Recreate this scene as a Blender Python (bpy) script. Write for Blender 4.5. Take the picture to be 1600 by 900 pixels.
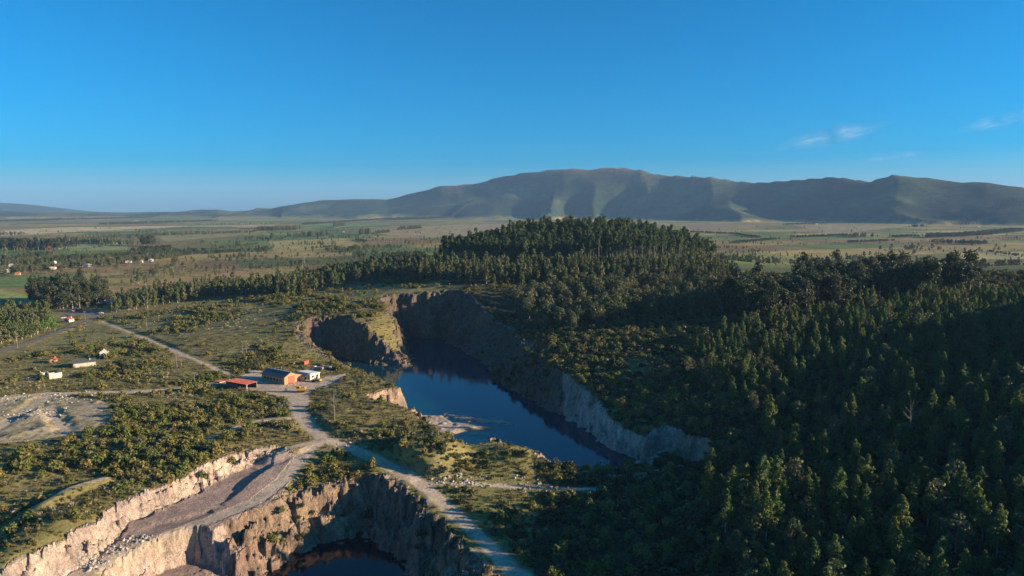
import bpy, bmesh, math, random
import numpy as np
from mathutils import Vector, Matrix
R = math.radians
random.seed(7); rng = np.random.default_rng(11)
for o in list(bpy.data.objects): bpy.data.objects.remove(o)
S = bpy.context.scene; C = S.collection

# ------------------------------------------------------------------ camera, sky, sun, exposure
F = 1067.0; PITCH = math.atan(125 / F); CAMH = 100.0
cd = bpy.data.cameras.new('camera'); cam = bpy.data.objects.new('camera', cd); C.objects.link(cam)
cd.sensor_width = 36; cd.lens = 36 * F / 1600; cd.clip_start = 1; cd.clip_end = 90000
cam.location = (0, 0, CAMH); cam.rotation_euler = (math.pi / 2 - PITCH, 0, 0); S.camera = cam
SUN_EL, SUN_AZ = R(13.5), R(-6)           # azimuth measured from +X towards +Y
sdir = Vector((math.cos(SUN_EL) * math.cos(SUN_AZ), math.cos(SUN_EL) * math.sin(SUN_AZ), math.sin(SUN_EL)))
W = bpy.data.worlds.new('World'); S.world = W; W.use_nodes = True
wn = W.node_tree.nodes; wl = W.node_tree.links
sky = wn.new('ShaderNodeTexSky'); sky.sky_type = 'NISHITA'; sky.sun_disc = False
sky.sun_elevation = SUN_EL; sky.sun_rotation = math.pi / 2 - SUN_AZ
sky.air_density = 1.0; sky.dust_density = 1.3; sky.ozone_density = 8.0; sky.altitude = 800
hs = wn.new('ShaderNodeHueSaturation'); hs.inputs['Saturation'].default_value = 1.35; hs.inputs['Hue'].default_value = .487; hs.inputs['Value'].default_value = 1.25
wl.new(sky.outputs[0], hs.inputs['Color']); wl.new(hs.outputs[0], wn['Background'].inputs[0])
wn['Background'].inputs[1].default_value = 0.059
sl = bpy.data.lights.new('sun', 'SUN'); so = bpy.data.objects.new('sun', sl); C.objects.link(so)
sl.energy = 5.0; sl.angle = R(0.5); sl.color = (1.0, 0.81, 0.58)
so.rotation_euler = sdir.to_track_quat('Z', 'Y').to_euler(); so.location = (300, 0, 300)
vs = S.view_settings; vs.view_transform = 'Standard'; vs.look = 'None'; vs.exposure = 1.3; vs.gamma = 1; vs.use_curve_mapping = False

# ------------------------------------------------------------------ projection helpers
cp, sp = math.cos(PITCH), math.sin(PITCH)
def P(px, py, z=0.0):                      # point of the place seen at a photo pixel, at height z
    u = (px - 800) / F; v = (450 - py) / F
    d = (u, cp + v * sp, -sp + v * cp); t = (z - CAMH) / d[2]
    return (d[0] * t, d[1] * t)
def proj(x, y, z):
    dz = z - CAMH; dep = y * cp - dz * sp; up = y * sp + dz * cp
    return 800 + F * x / dep, 450 - F * up / dep

# ------------------------------------------------------------------ noise
def _h(ix, iy, s):
    n = (ix.astype(np.int64) * 374761393 + iy.astype(np.int64) * 668265263 + s * 1442695041) & 0x7fffffff
    n = ((n ^ (n >> 13)) * 1274126177) & 0x7fffffff
    return ((n ^ (n >> 16)) & 0xffff) / 65535.0
def vnoise(x, y, s=0):
    ix = np.floor(x); iy = np.floor(y); fx = x - ix; fy = y - iy
    fx = fx * fx * (3 - 2 * fx); fy = fy * fy * (3 - 2 * fy)
    a = _h(ix, iy, s); b = _h(ix + 1, iy, s); c = _h(ix, iy + 1, s); d = _h(ix + 1, iy + 1, s)
    return (a + (b - a) * fx) * (1 - fy) + (c + (d - c) * fx) * fy
def fbm(x, y, sc, oct=4, s=0, g=0.5):
    t = 0; a = 1; n = 0; f = 1 / sc
    for i in range(oct):
        t = t + a * (vnoise(x * f + i * 17.3, y * f - i * 9.1, s + i) * 2 - 1); n += a; a *= g; f *= 2.03
    return t / n
def ridged(x, y, sc, oct=4, s=0):
    t = 0; a = 1; n = 0; f = 1 / sc
    for i in range(oct):
        t = t + a * (1 - np.abs(vnoise(x * f + i * 7.7, y * f + i * 3.1, s + i) * 2 - 1)); n += a; a *= .5; f *= 2.1
    return t / n
def sstep(a, b, x):
    t = np.clip((x - a) / (b - a), 0, 1); return t * t * (3 - 2 * t)
def inpoly(px, py, poly):
    r = np.zeros(np.shape(px), bool); n = len(poly)
    for i in range(n):
        x0, y0 = poly[i][:2]; x1, y1 = poly[(i + 1) % n][:2]
        if y0 == y1: continue
        c = ((y0 > py) != (y1 > py)) & (px < (x1 - x0) * (py - y0) / (y1 - y0) + x0); r ^= c
    return r
def polydist(x, y, poly, vals=None, closed=True):
    """distance to the outline, and per-vertex values interpolated along it"""
    best = np.full(x.shape, 1e9); val = np.zeros(x.shape); n = len(poly)
    for i in range(n if closed else n - 1):
        x0, y0 = poly[i][:2]; x1, y1 = poly[(i + 1) % n][:2]
        dx, dy = x1 - x0, y1 - y0; L = dx * dx + dy * dy + 1e-9
        t = np.clip(((x - x0) * dx + (y - y0) * dy) / L, 0, 1)
        d = np.hypot(x - x0 - t * dx, y - y0 - t * dy); m = d < best; best[m] = d[m]
        if vals is not None:
            v = vals[i] + (vals[(i + 1) % n] - vals[i]) * t; val[m] = v[m]
    return best, val

# ------------------------------------------------------------------ the shape of the land
LAKE_Z, PIT_Z = -14.0, -19.5
ctrl = [(450,600,0),(390,598,0),(520,592,0),(510,688,0),(470,640,0),(430,560,1),(560,600,2),(530,640,2),(590,620,0),
 (0,560,0),(0,650,2),(0,750,2),(0,850,1),(100,720,2),(200,650,3),(300,690,2),(200,600,1),(100,600,1),(60,490,-2),(150,500,-1),
 (200,560,1),(330,560,1),(325,727,1.5),(200,784,1),(80,870,.5),(370,709,1),(120,845,.5),(300,840,-5),(420,790,-4),(150,885,-6),(440,740,-3),
 (250,520,2),(300,490,4),(400,480,10),(480,470,16),(560,455,18),(600,440,22),(500,495,14),(560,497,14),(600,512,8),(630,540,-4),
 (690,451,26),(640,448,25),(740,464,23),(800,480,16),(850,530,8),(900,480,17),(905,600,2),(960,620,1),(1000,560,10),(1040,680,-3),(1090,715,-3),
 (1100,620,6),(1100,480,20),(1200,650,6),(1200,560,14),(1200,480,24),(1000,450,26),(1200,440,30),(1400,440,36),
 (1200,800,0),(1400,800,7),(1600,800,13),(1400,700,10),(1600,700,19),(1400,600,17),(1600,600,25),(1400,500,27),(1600,500,33),(1600,460,37),
 (660,757,-4),(740,830,-6.5),(790,880,-8),(900,850,-9),(1000,800,-7),(1080,765,-8),(900,765,-7),(1050,880,-6),(1120,820,-3),(620,735,-3),(960,752,-9),
 (740,400,36),(860,400,44),(1000,405,44),(1080,410,36)]
cw = [P(a, b, c) + (c,) for a, b, c in ctrl] + [(70,880,62),(0,880,55),(180,890,56),(260,930,34),(-110,880,34),(70,1060,26),(400,800,28),(600,700,44),
 (500,1050,6),(700,1150,0),(-600,900,-2),(-400,1000,-2),(-220,1000,0),(0,1300,0),(300,1300,0),(-300,1300,0),(350,300,43),(470,300,56),(400,150,50),
 (620,450,62),(300,80,42),(-350,100,3),(-300,200,3),(0,60,-15),(-700,500,0),(1000,1000,10),(900,500,62)]
cw = np.array(cw, float); _c = 25.0
_A = np.sqrt((cw[:, None, 0] - cw[None, :, 0])**2 + (cw[:, None, 1] - cw[None, :, 1])**2 + _c * _c)
_n = len(cw); _M = np.zeros((_n + 1, _n + 1)); _M[:_n, :_n] = _A; _M[:_n, _n] = 1; _M[_n, :_n] = 1
_w = np.linalg.solve(_M, np.append(cw[:, 2], 0))
def base_rbf(x, y):
    r = np.full(x.shape, _w[_n])
    for i in range(_n): r += _w[i] * np.sqrt((x - cw[i, 0])**2 + (y - cw[i, 1])**2 + _c * _c)
    return r
def WP(pts, z): return [P(p[0], p[1], p[2] if z is None else z) for p in pts]
lake_px = [(640,644,4),(612,632,5),(594,606,12),(572,587,20),(530,570,22),(508,556,20),(540,559,13),(605,572,12),(650,573,9),(646,556,10),(634,541,14),(630,528,20),
 (690,528,24),(722,548,26),(752,562,26),(768,592,24),(800,610,20),(850,638,14),(905,664,9),(960,702,6),(1003,722,6),(985,738,10),(965,746,14),
 (900,740,16),(830,726,12),(775,708,10),(735,722,8),(714,716,8),(694,692,10),(664,672,10),(610,662,5),(588,657,4)]
lake_w = WP(lake_px, LAKE_Z); lake_run = [p[2] for p in lake_px]
pit_px = [(300,960,18),(420,898,26),(480,852,30),(560,834,32),(615,858,28),(655,902,24),(690,1000,20),(500,1100,22),(320,1100,14)]
pit_w = WP(pit_px, PIT_Z); pit_run = [p[2] for p in pit_px]
bench_px = [(-60,1030,-7,5),(40,932,-6,5),(120,888,-6,5),(175,849,-5.5,4.5),(200,816,-5,4.5),(307,770,-4.5,4.5),(338,750,-4.5,4),(385,728,-4,5),(432,714,-3,5),
 (474,716,-2,4),(445,765,-3.5,4),(405,800,-4.5,4),(350,828,-5,4),(225,842,-5.5,4),(150,892,-6,4),(120,930,-7,4),(0,1000,-8,4)]
bench_w = WP(bench_px, None); bench_z = [p[2] for p in bench_px]; bench_run = [p[3] for p in bench_px]
low_px = [(190,935,4),(258,889,3),(300,878,3),(345,884,3),(368,915,5),(330,1000,6),(150,1000,6)]
low_w = WP(low_px, -16); low_run = [p[2] for p in low_px]
dry_px = [(985,737,5),(1045,742,6),(1092,740,6),(1086,728,5),(1035,703,5),(1003,722,5)]
dry_w = WP(dry_px, -11.5); dry_run = [p[2] for p in dry_px]
sand_px = [(596,658),(640,648),(690,650),(705,660),(745,664),(770,667),(720,672),(700,680),(690,690),(650,676),(620,668)]
sand_w = WP(sand_px, -13.4)
spit_w = [WP([(688,644),(740,651),(800,658),(803,664),(740,659),(700,652)], -13.7)]
far_sil = [(-600,326),(0,330),(100,332),(300,331),(340,327),(362,330),(420,327),(440,322),(500,313),(560,310.5),(605,312),(640,303),(690,290),(740,287),(790,274),
 (830,268),(880,263),(920,264),(960,261),(1000,265),(1030,273),(1075,275),(1110,276),(1150,283),(1180,285),(1200,284),(1250,280),(1300,276),(1330,279),
 (1355,283),(1390,273),(1420,275),(1470,281),(1500,284),(1540,285),(1580,291),(1600,294),(1700,302),(1900,300),(2400,310)]
rr_tab = [(-600,9000),(300,8600),(600,8200),(960,7400),(1200,6600),(1400,6000),(1600,5800),(2400,6000)]
roads = {  # px, py, z ; width
 'dirt_road': [
  ([(478,600,0),(468,622,0),(466,642,0),(482,664,0),(506,686,0)], 7.0),
  ([(506,686,0),(540,697,-.6),(580,714,-1.6),(620,735,-3),(660,757,-4),(690,785,-5),(740,830,-6.5),(790,880,-8),(840,925,-9)], 6.5),
  ([(506,686,0),(474,712,-1.6),(445,748,-3),(400,783,-4),(330,812,-4.6),(220,852,-5.4),(120,902,-6.4),(40,960,-7)], 6.5),
  ([(662,755,-4),(740,757,-5),(820,762,-6.3),(880,765,-7),(935,764,-7.4)], 3.2),
  ([(372,594,0),(340,598,0),(300,605,.5),(220,612,1),(140,614,1),(70,615,1),(0,623,1.4),(-80,640,2)], 5.0),
  ([(484,654,0),(430,655,.6),(395,659,.8),(370,668,1),(330,684,1.6)], 3.8),
  ([(160,503,-1),(220,526,1),(300,560,1),(360,586,0)], 3.6),
  ([(500,688,0),(455,699,.2),(425,704,.8)], 3.5),
  ([(-20,800,6),(60,776,5),(110,757,4.5),(160,745,4)], 2.2),
  ([(75,617,1),(55,635,1.4),(20,655,2),(-30,680,2.5)], 5.5),
  ([(75,640,1.6),(90,660,2),(105,680,2.6)], 4.0)],
 'asphalt_road': [([(-60,568,0),(0,550,0),(60,530,0),(110,511,-.6),(150,496,-1.2),(150,489,-1.4),(80,478,-2),(-40,470,-2)], 6.0),
  ([(100,490,-1.5),(165,493,-1.2)], 16.0)]}
road_w = [(k, [P(*p) for p in pl], [p[2] for p in pl], w) for k, l in roads.items() for pl, w in l]
def road_gap(p):                            # metres from a point to the edge of the nearest track
    x_, y_ = np.array([p[0]]), np.array([p[1]]); return min(float(polydist(x_, y_, pl, None, False)[0][0]) - w / 2 for _, pl, _, w in road_w)
pit_run = [max(7, min(r_, road_gap(p) - 1.5)) for p, r_ in zip(pit_w, pit_run)]
yard_px = [(372,603),(360,592),(395,578),(430,582),(470,596),(505,592),(540,584),(530,597),(490,611),(480,640),(455,640),(440,622),(400,612)]
diggings_px = [(-20,628),(30,618),(90,616),(165,628),(178,655),(150,672),(110,682),(60,690),(-20,695)]

def far_height(x, y, r):
    px = 800 + F * (x / np.maximum(y, 1)) / cp
    py = np.interp(px, [a[0] for a in far_sil], [a[1] for a in far_sil])
    rr = np.interp(px, [a[0] for a in rr_tab], [a[1] for a in rr_tab])
    u = (px - 800) / F; v = (450 - py) / F
    sl_ = (-sp + v * cp) / np.hypot(u, cp + v * sp)
    top = 100 + rr * sl_ + 4 * fbm(x, y, 260, 3, 70)
    width = np.where(top > 120, 3000, 2300)
    s = (r - (rr - width)) / width
    # spurs and valleys running down towards the plain
    wx = x + 160 * fbm(x, y, 700, 3, 41); wy = y + 160 * fbm(x, y, 700, 3, 43)
    rg = .5 + .5 * (.8 * fbm(wx, wy * .55, 1150, 2, 50) * 1.7 + .25 * fbm(wx, wy * .7, 420, 3, 57)); rg = .45 * np.clip(rg, 0, 1) + .55 * ridged(wx, wy * .5, 1000, 3, 57)
    sf = np.clip(s, 0, 1); fr = sf**1.15 * (1 - .18 * np.sin(sf * math.pi))
    fr = np.where(s > 1, np.clip(1 - (s - 1) * .9, 0, 1), fr)
    carve = (1 - rg) * np.clip(top, 0, 500) * 1.15 * np.sin(np.clip(s, 0, 1.0) * math.pi)**.8 * 1.05
    spur = 0 * np.clip(rg - .5, 0, 1) * 110 * np.exp(-((s - .28) / .2)**2) * sstep(150, 320, top)
    return np.maximum(top * fr - carve + spur, -4 + 3 * fbm(x, y, 900, 2, 3))

def terrain(x, y, detail=True):
    """height and surface weights at world points"""
    x = np.asarray(x, float); y = np.asarray(y, float); r = np.hypot(x, y)
    z = np.zeros(x.shape); m = {k: np.zeros(x.shape) for k in ('rock', 'dirt', 'asphalt', 'bench', 'sand', 'wet')}
    plain = 5 * fbm(x, y, 900, 3, 5) * sstep(900, 2000, r)
    fm = r > 3000; z[:] = plain
    if fm.any():
        fh = far_height(x[fm], y[fm], r[fm]); k = sstep(3000, 4200, r[fm]); z[fm] = np.where(k > 0, plain[fm] * (1 - k) + np.maximum(fh, plain[fm] * .5) * k, plain[fm])
        lh = np.exp(-((x[fm] + 9300) / 1200)**2 - ((y[fm] - 11800) / 900)**2) * 150 + np.exp(-((x[fm] + 8300) / 1000)**2 - ((y[fm] - 11800) / 900)**2) * 80
        z[fm] = np.maximum(z[fm], lh)
    nm = r < 1700
    X, Y, Rn = x[nm], y[nm], r[nm]
    if X.size:
        b = base_rbf(X, Y); k = sstep(1150, 1650, Rn); b = b * (1 - k) + plain[nm] * k
        hx, hy = P(668, 706, 0); b += 6.5 * np.exp(-(((X - hx) / 15)**2 + ((Y - hy) / 17)**2)**2)
        hx, hy = P(800, 728, -8); b += 4 * np.exp(-((X - hx) / 16)**2 - ((Y - hy) / 9)**2)
        hx, hy = P(310, 492, 4); b += 4 * np.exp(-((X - hx) / 60)**2 - ((Y - hy) / 14)**2)
        hx, hy = P(1190, 815, 2); b += 6.5 * np.exp(-((X - hx) / 22)**2 - ((Y - hy) / 20)**2)  # knoll added to lift the trees on it into sunlight
        b += 63 * np.exp(-((X - 590) / 135)**2 - ((Y - 290) / 175)**2)  # unseen hill right of the view, shaped to throw shade over the forest
        b += .9 * fbm(X, Y, 40, 3, 9) + .35 * fbm(X, Y, 7, 3, 12)
        h = b.copy(); g0 = fbm(X, Y, 26, 3, 21); g1 = ridged(X, Y, 8.5, 3, 24) - .5; g2 = fbm(X, Y, 2.6, 2, 27)
        bx2 = X + 1.5 * g2; by2 = Y + 1.5 * g0; gb = _h(np.floor((bx2 * .8 + by2 * .6) / 3.6), np.floor((by2 * .8 - bx2 * .6) / 2.7), 61) * 2 - 1
        near = Rn < 900
        def cut(h, poly, run, floor, amp, water):
            idx = np.where(near)[0]; xx, yy = X[idx], Y[idx]
            d, w = polydist(xx, yy, poly, run); ins = inpoly(xx, yy, poly); sd = np.where(ins, -d, d)
            t0 = np.clip(sd / np.maximum(w, 1), 0, 1); gs = fbm(xx + 11 * t0, yy - 9 * t0, 6.5, 4, 63, .6); gv = ridged(xx - 8 * t0, yy + 10 * t0, 11, 3, 66) - .6
            sd = sd + amp * (g0[idx] * 2.6 + gs * 3.0 + gv * 2.6 + g2[idx] * .9 + gb[idx] * 1.2) * np.clip(w / 8, .45, 1.3)
            t = sd / np.maximum(w, 1); fl = floor if np.isscalar(floor) else floor[idx]
            # a stepped face: steep, ledge, steep
            tt = np.clip(t, 0, 1); e = .45 * sstep(0, .42, tt) + .12 * tt + .43 * sstep(.5, 1, tt)
            nl = np.where(w > 10, 4.0, 2.5); q = tt * nl + 1.1 * g0[idx] + .35 * g2[idx]; fq = q - np.floor(q); tr_ = (np.floor(q) + sstep(.35, .9, fq) - q) / nl
            e = np.clip(.3 * e + .7 * tt + tr_ * np.sin(math.pi * tt)**.6 * .8, 0, 1)
            hh = np.where(t < 0, fl - (np.minimum(5, -sd * .6) if water else 0), fl + (h[idx] - fl) * e)
            out = h.copy(); out[idx] = np.minimum(h[idx], hh)
            rk = np.zeros(X.shape); rk[idx] = ((t > -.25) & (t < 1.12)) * np.clip((h[idx] - fl) / 4, 0, 1)
            ins2 = np.zeros(X.shape); ins2[idx] = (t < 0)
            return out, rk, ins2
        # quarry bench, its lower bite, the two pits
        _, bz = polydist(X, Y, bench_w, bench_z)
        rock = np.zeros(X.shape)
        h, k1, i1 = cut(h, bench_w, bench_run, bz + .25 * fbm(X, Y, 6, 3, 31), .8, False); rock = np.maximum(rock, k1)
        h, k2, i2 = cut(h, low_w, low_run, -16.0, .8, False); rock = np.maximum(rock, k2)
        h, k3, i3 = cut(h, pit_w, pit_run, PIT_Z, 1.0, True); rock = np.maximum(rock, k3)
        h, k4, i4 = cut(h, lake_w, lake_run, LAKE_Z, .9, True); rock = np.maximum(rock, k4)
        h, k5, i5 = cut(h, dry_w, dry_run, -11.5, .6, False); rock = np.maximum(rock, k5)
        h = h + rock * (1.5 * fbm(X, Y, 5.5, 4, 35, .66) + .9 * gb * (Rn < 330)) * (h > LAKE_Z + 1.5)
        sd, _ = polydist(X, Y, sand_w); si = inpoly(X, Y, sand_w); ss = np.where(si, -sd, sd) + 2.0 * g0
        sand = 1 - sstep(-1, 3, ss); h = np.where(i4 > 0, np.maximum(h, LAKE_Z + 1.6 * sand - .5 + .5 * g2 * sand), h); sand *= (h < LAKE_Z + 2)
        for sw in spit_w:
            sd, _ = polydist(X, Y, sw); si = inpoly(X, Y, sw); ss = np.where(si, -sd, sd) + 2.9 * g2 + 1.0 * g0
            sk = 1 - sstep(-1.5, 1.0, ss); h = np.maximum(h, np.where(sk > .05, LAKE_Z - .42 + 1.0 * sk, -99)); sand = np.maximum(sand, sk)
        # roads level the ground they run on
        dirt = np.zeros(X.shape); asph = np.zeros(X.shape)
        for kind, pl, zs, w in road_w:
            d, zz = polydist(X, Y, pl, zs, closed=False)
            jag = d + .7 * g2 + .8 * g0
            k = (1 - sstep(w * .5, w * .5 + 4.5, d)); ok = sstep(-7.5, -1.0, h - zz)
            h = h + (zz - h) * k * .9 * ok
            c = (1 - sstep(w * .38, w * .62, jag if kind == 'dirt_road' else d)) * ok
            if kind == 'dirt_road': dirt = np.maximum(dirt, c)
            else: asph = np.maximum(asph, c)
        qx, qy = proj(X, Y, h); yd = inpoly(qx + 9 * g2, qy + 4 * g0, yard_px) & near
        h = np.where(yd, h * .15 + 0.0, h); dirt = np.maximum(dirt, yd * 1.0)
        dg = inpoly(qx + 12 * g2, qy + 6 * g0, diggings_px) & near
        h = h + dg * (2.6 * np.clip(fbm(X, Y, 13, 4, 33, .55) - .12, -.05, 1)) * (dirt < .3); dirt = np.maximum(dirt, dg * (.3 + .35 * (g2 > 0)))
        steep = rock
        z[nm] = h
        for kk, vv in (('rock', steep * (1 - .8 * dirt)), ('dirt', dirt), ('asphalt', asph), ('bench', np.maximum(i1, i2) * (dirt < .5)), ('sand', sand), ('wet', np.maximum(i3, i4))): m[kk][nm] = vv
    return z, m

# ------------------------------------------------------------------ materials
def newmat(name):
    m = bpy.data.materials.new(name); m.use_nodes = True; nt = m.node_tree
    return m, nt, nt.nodes, nt.links, nt.nodes['Principled BSDF']
def mixc(nd, lk, a, b, fac, mode='MIX'):
    n = nd.new('ShaderNodeMix'); n.data_type = 'RGBA'; n.blend_type = mode
    for s, v in ((n.inputs[0], fac), (n.inputs[6], a), (n.inputs[7], b)):
        if hasattr(v, 'is_linked'): lk.new(v, s)
        else: s.default_value = v if isinstance(v, (float, int)) else (*v, 1)
    return n.outputs[2]
def noise(nd, lk, vec, scale, detail=4, rough=.6):
    n = nd.new('ShaderNodeTexNoise'); n.inputs['Scale'].default_value = scale; n.inputs['Detail'].default_value = detail; n.inputs['Roughness'].default_value = rough
    if vec is not None: lk.new(vec, n.inputs['Vector'])
    return n.outputs['Fac']
def ramp(nd, lk, fac, a, b, ca=0.0, cb=1.0):
    n = nd.new('ShaderNodeMapRange'); lk.new(fac, n.inputs[0]); n.inputs[1].default_value = a; n.inputs[2].default_value = b
    n.inputs[3].default_value = ca; n.inputs[4].default_value = cb; return n.outputs[0]
def math_(nd, lk, op, a, b):
    n = nd.new('ShaderNodeMath'); n.operation = op
    for s, v in ((n.inputs[0], a), (n.inputs[1], b)):
        if hasattr(v, 'is_linked'): lk.new(v, s)
        else: s.default_value = v
    return n.outputs[0]
MAT = {}
def terrain_mat():
    m, nt, nd, lk, bs = newmat('terrain'); bs.inputs['Roughness'].default_value = .95; bs.inputs['Specular IOR Level'].default_value = .15
    at = nd.new('ShaderNodeAttribute'); at.attribute_name = 'Col'; rk = nd.new('ShaderNodeAttribute'); rk.attribute_name = 'rock'; fr = nd.new('ShaderNodeAttribute'); fr.attribute_name = 'far'
    pos = nd.new('ShaderNodeNewGeometry').outputs['Position']
    st = nd.new('ShaderNodeVectorMath'); st.operation = 'MULTIPLY'; lk.new(pos, st.inputs[0]); st.inputs[1].default_value = (1, 1, .7)
    n1 = noise(nd, lk, pos, .9, 6, .7); n2 = noise(nd, lk, pos, .16, 4, .6); nf = noise(nd, lk, pos, .022, 6, .72)
    c = mixc(nd, lk, at.outputs['Color'], ramp2(nd, lk, n1, (.5, .5, .5), (1.5, 1.45, 1.35)), .8, 'MULTIPLY')
    c = mixc(nd, lk, c, ramp2(nd, lk, n2, (.62, .66, .6), (1.35, 1.3, 1.25)), .8, 'MULTIPLY')
    farc = mixc(nd, lk, at.outputs['Color'], ramp2(nd, lk, nf, (.35, .42, .40), (1.6, 1.5, 1.4)), .9, 'MULTIPLY')
    # rock: vertical streaks, blocks and iron stains
    s1 = noise(nd, lk, st.outputs[0], .55, 6, .72); s2 = noise(nd, lk, st.outputs[0], .13, 3, .5)
    rc = mixc(nd, lk, at.outputs['Color'], ramp2(nd, lk, s1, (.42, .42, .45), (1.5, 1.45, 1.4)), .95, 'MULTIPLY')
    rc = mixc(nd, lk, rc, ramp2(nd, lk, s2, (.70, .66, .66), (1.3, 1.2, 1.05)), .9, 'MULTIPLY')
    s3 = noise(nd, lk, pos, 1.9, 5, .75); rc = mixc(nd, lk, rc, ramp2(nd, lk, s3, (.5, .48, .46), (1.25, 1.22, 1.2), .35, .62), .75, 'MULTIPLY')
    c = mixc(nd, lk, c, rc, rk.outputs['Fac']); c = mixc(nd, lk, c, farc, fr.outputs['Fac'])
    lk.new(c, bs.inputs['Base Color'])
    hgt = math_(nd, lk, 'ADD', math_(nd, lk, 'MULTIPLY', n1, ramp(nd, lk, rk.outputs['Fac'], 0, 1, .35, .1)), math_(nd, lk, 'MULTIPLY', math_(nd, lk, 'ADD', s1, math_(nd, lk, 'MULTIPLY', s3, .7)), math_(nd, lk, 'MULTIPLY', rk.outputs['Fac'], 1.6)))
    hgt = math_(nd, lk, 'ADD', hgt, math_(nd, lk, 'MULTIPLY', nf, math_(nd, lk, 'MULTIPLY', fr.outputs['Fac'], 5.0)))
    bp = nd.new('ShaderNodeBump'); bp.inputs['Strength'].default_value = .9; bp.inputs['Distance'].default_value = 1.0
    lk.new(hgt, bp.inputs['Height']); lk.new(bp.outputs[0], bs.inputs['Normal'])
    return m
def ramp2(nd, lk, fac, a, b, lo=.3, hi=.7):
    n = nd.new('ShaderNodeValToRGB'); lk.new(fac, n.inputs[0]); e = n.color_ramp.elements
    e[0].position = lo; e[0].color = (*[min(v, 9) for v in a], 1); e[1].position = hi; e[1].color = (*b, 1); return n.outputs[0]
MAT['terrain'] = terrain_mat()
def water_mat(name, col, rough):
    m, nt, nd, lk, bs = newmat(name); bs.inputs['Base Color'].default_value = (*col, 1); bs.inputs['Roughness'].default_value = rough; bs.inputs['IOR'].default_value = 1.33
    pos = nd.new('ShaderNodeNewGeometry').outputs['Position']
    a = noise(nd, lk, pos, .8, 3, .5); b = noise(nd, lk, pos, .06, 2, .5)
    bp = nd.new('ShaderNodeBump'); bp.inputs['Strength'].default_value = .10; bp.inputs['Distance'].default_value = .25
    lk.new(math_(nd, lk, 'MULTIPLY', a, ramp(nd, lk, b, .35, .65, .2, 1.0)), bp.inputs['Height']); lk.new(bp.outputs[0], bs.inputs['Normal']); return m
MAT['lake'] = water_mat('lake_water', (.003, .032, .050), .06)
MAT['pit'] = water_mat('pit_water', (.002, .006, .010), .05)
def leaf_mat(name, a, b, tr=.25):
    m, nt, nd, lk, bs = newmat(name); bs.inputs['Roughness'].default_value = .65; bs.inputs['Specular IOR Level'].default_value = .2
    oi = nd.new('ShaderNodeObjectInfo'); at = nd.new('ShaderNodeAttribute'); at.attribute_name = 'lv'
    c = mixc(nd, lk, a, b, oi.outputs['Random'])
    c = mixc(nd, lk, c, ramp2(nd, lk, at.outputs['Fac'], (.62, .68, .66), (1.3, 1.25, 1.1), 0, 1), 1.0, 'MULTIPLY')
    lk.new(c, bs.inputs['Base Color'])
    t = nd.new('ShaderNodeBsdfTranslucent'); lk.new(c, t.inputs[0]); mx = nd.new('ShaderNodeMixShader'); mx.inputs[0].default_value = tr
    lk.new(bs.outputs[0], mx.inputs[1]); lk.new(t.outputs[0], mx.inputs[2]); lk.new(mx.outputs[0], nt.nodes['Material Output'].inputs[0]); return m
def plain_mat(name, col, rough=.8, metal=0, var=.35, sc=1.2, bump=.0):
    m, nt, nd, lk, bs = newmat(name); bs.inputs['Roughness'].default_value = rough; bs.inputs['Metallic'].default_value = metal
    tc = nd.new('ShaderNodeTexCoord').outputs['Object']; n = noise(nd, lk, tc, sc, 5, .65)
    lk.new(mixc(nd, lk, col, ramp2(nd, lk, n, (1 - var,) * 3, (1 + var,) * 3), 1.0, 'MULTIPLY'), bs.inputs['Base Color'])
    if bump:
        bp = nd.new('ShaderNodeBump'); bp.inputs['Strength'].default_value = .5; bp.inputs['Distance'].default_value = bump; lk.new(n, bp.inputs['Height']); lk.new(bp.outputs[0], bs.inputs['Normal'])
    return m
MAT['euc'] = leaf_mat('eucalyptus_leaves', (.075, .135, .045), (.15, .175, .050), .4)
MAT['pine'] = leaf_mat('belt_leaves', (.085, .120, .042), (.155, .150, .062))
MAT['grove'] = leaf_mat('grove_leaves', (.055, .090, .030), (.090, .115, .042))
MAT['broad'] = leaf_mat('broadleaf_leaves', (.09, .115, .048), (.155, .150, .072))
MAT['dark'] = leaf_mat('dark_leaves', (.048, .066, .030), (.075, .082, .040))
MAT['shrub'] = leaf_mat('shrub_leaves', (.105, .135, .030), (.24, .19, .065))
MAT['bright'] = leaf_mat('bright_leaves', (.10, .19, .035), (.12, .20, .04))
MAT['rust'] = leaf_mat('autumn_leaves', (.22, .09, .035), (.26, .12, .05))
MAT['straw'] = leaf_mat('dry_grass', (.20, .15, .07), (.15, .14, .05), .3)
MAT['plume'] = leaf_mat('pampas_plumes', (.62, .56, .46), (.50, .44, .34), .35)
MAT['bark'] = plain_mat('bark', (.20, .17, .14), .9)
MAT['palebark'] = plain_mat('pale_bark', (.36, .33, .29), .9)
MAT['stone'] = plain_mat('broken_stone', (.33, .285, .24), .9, var=.45, sc=.8, bump=.1)

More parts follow.
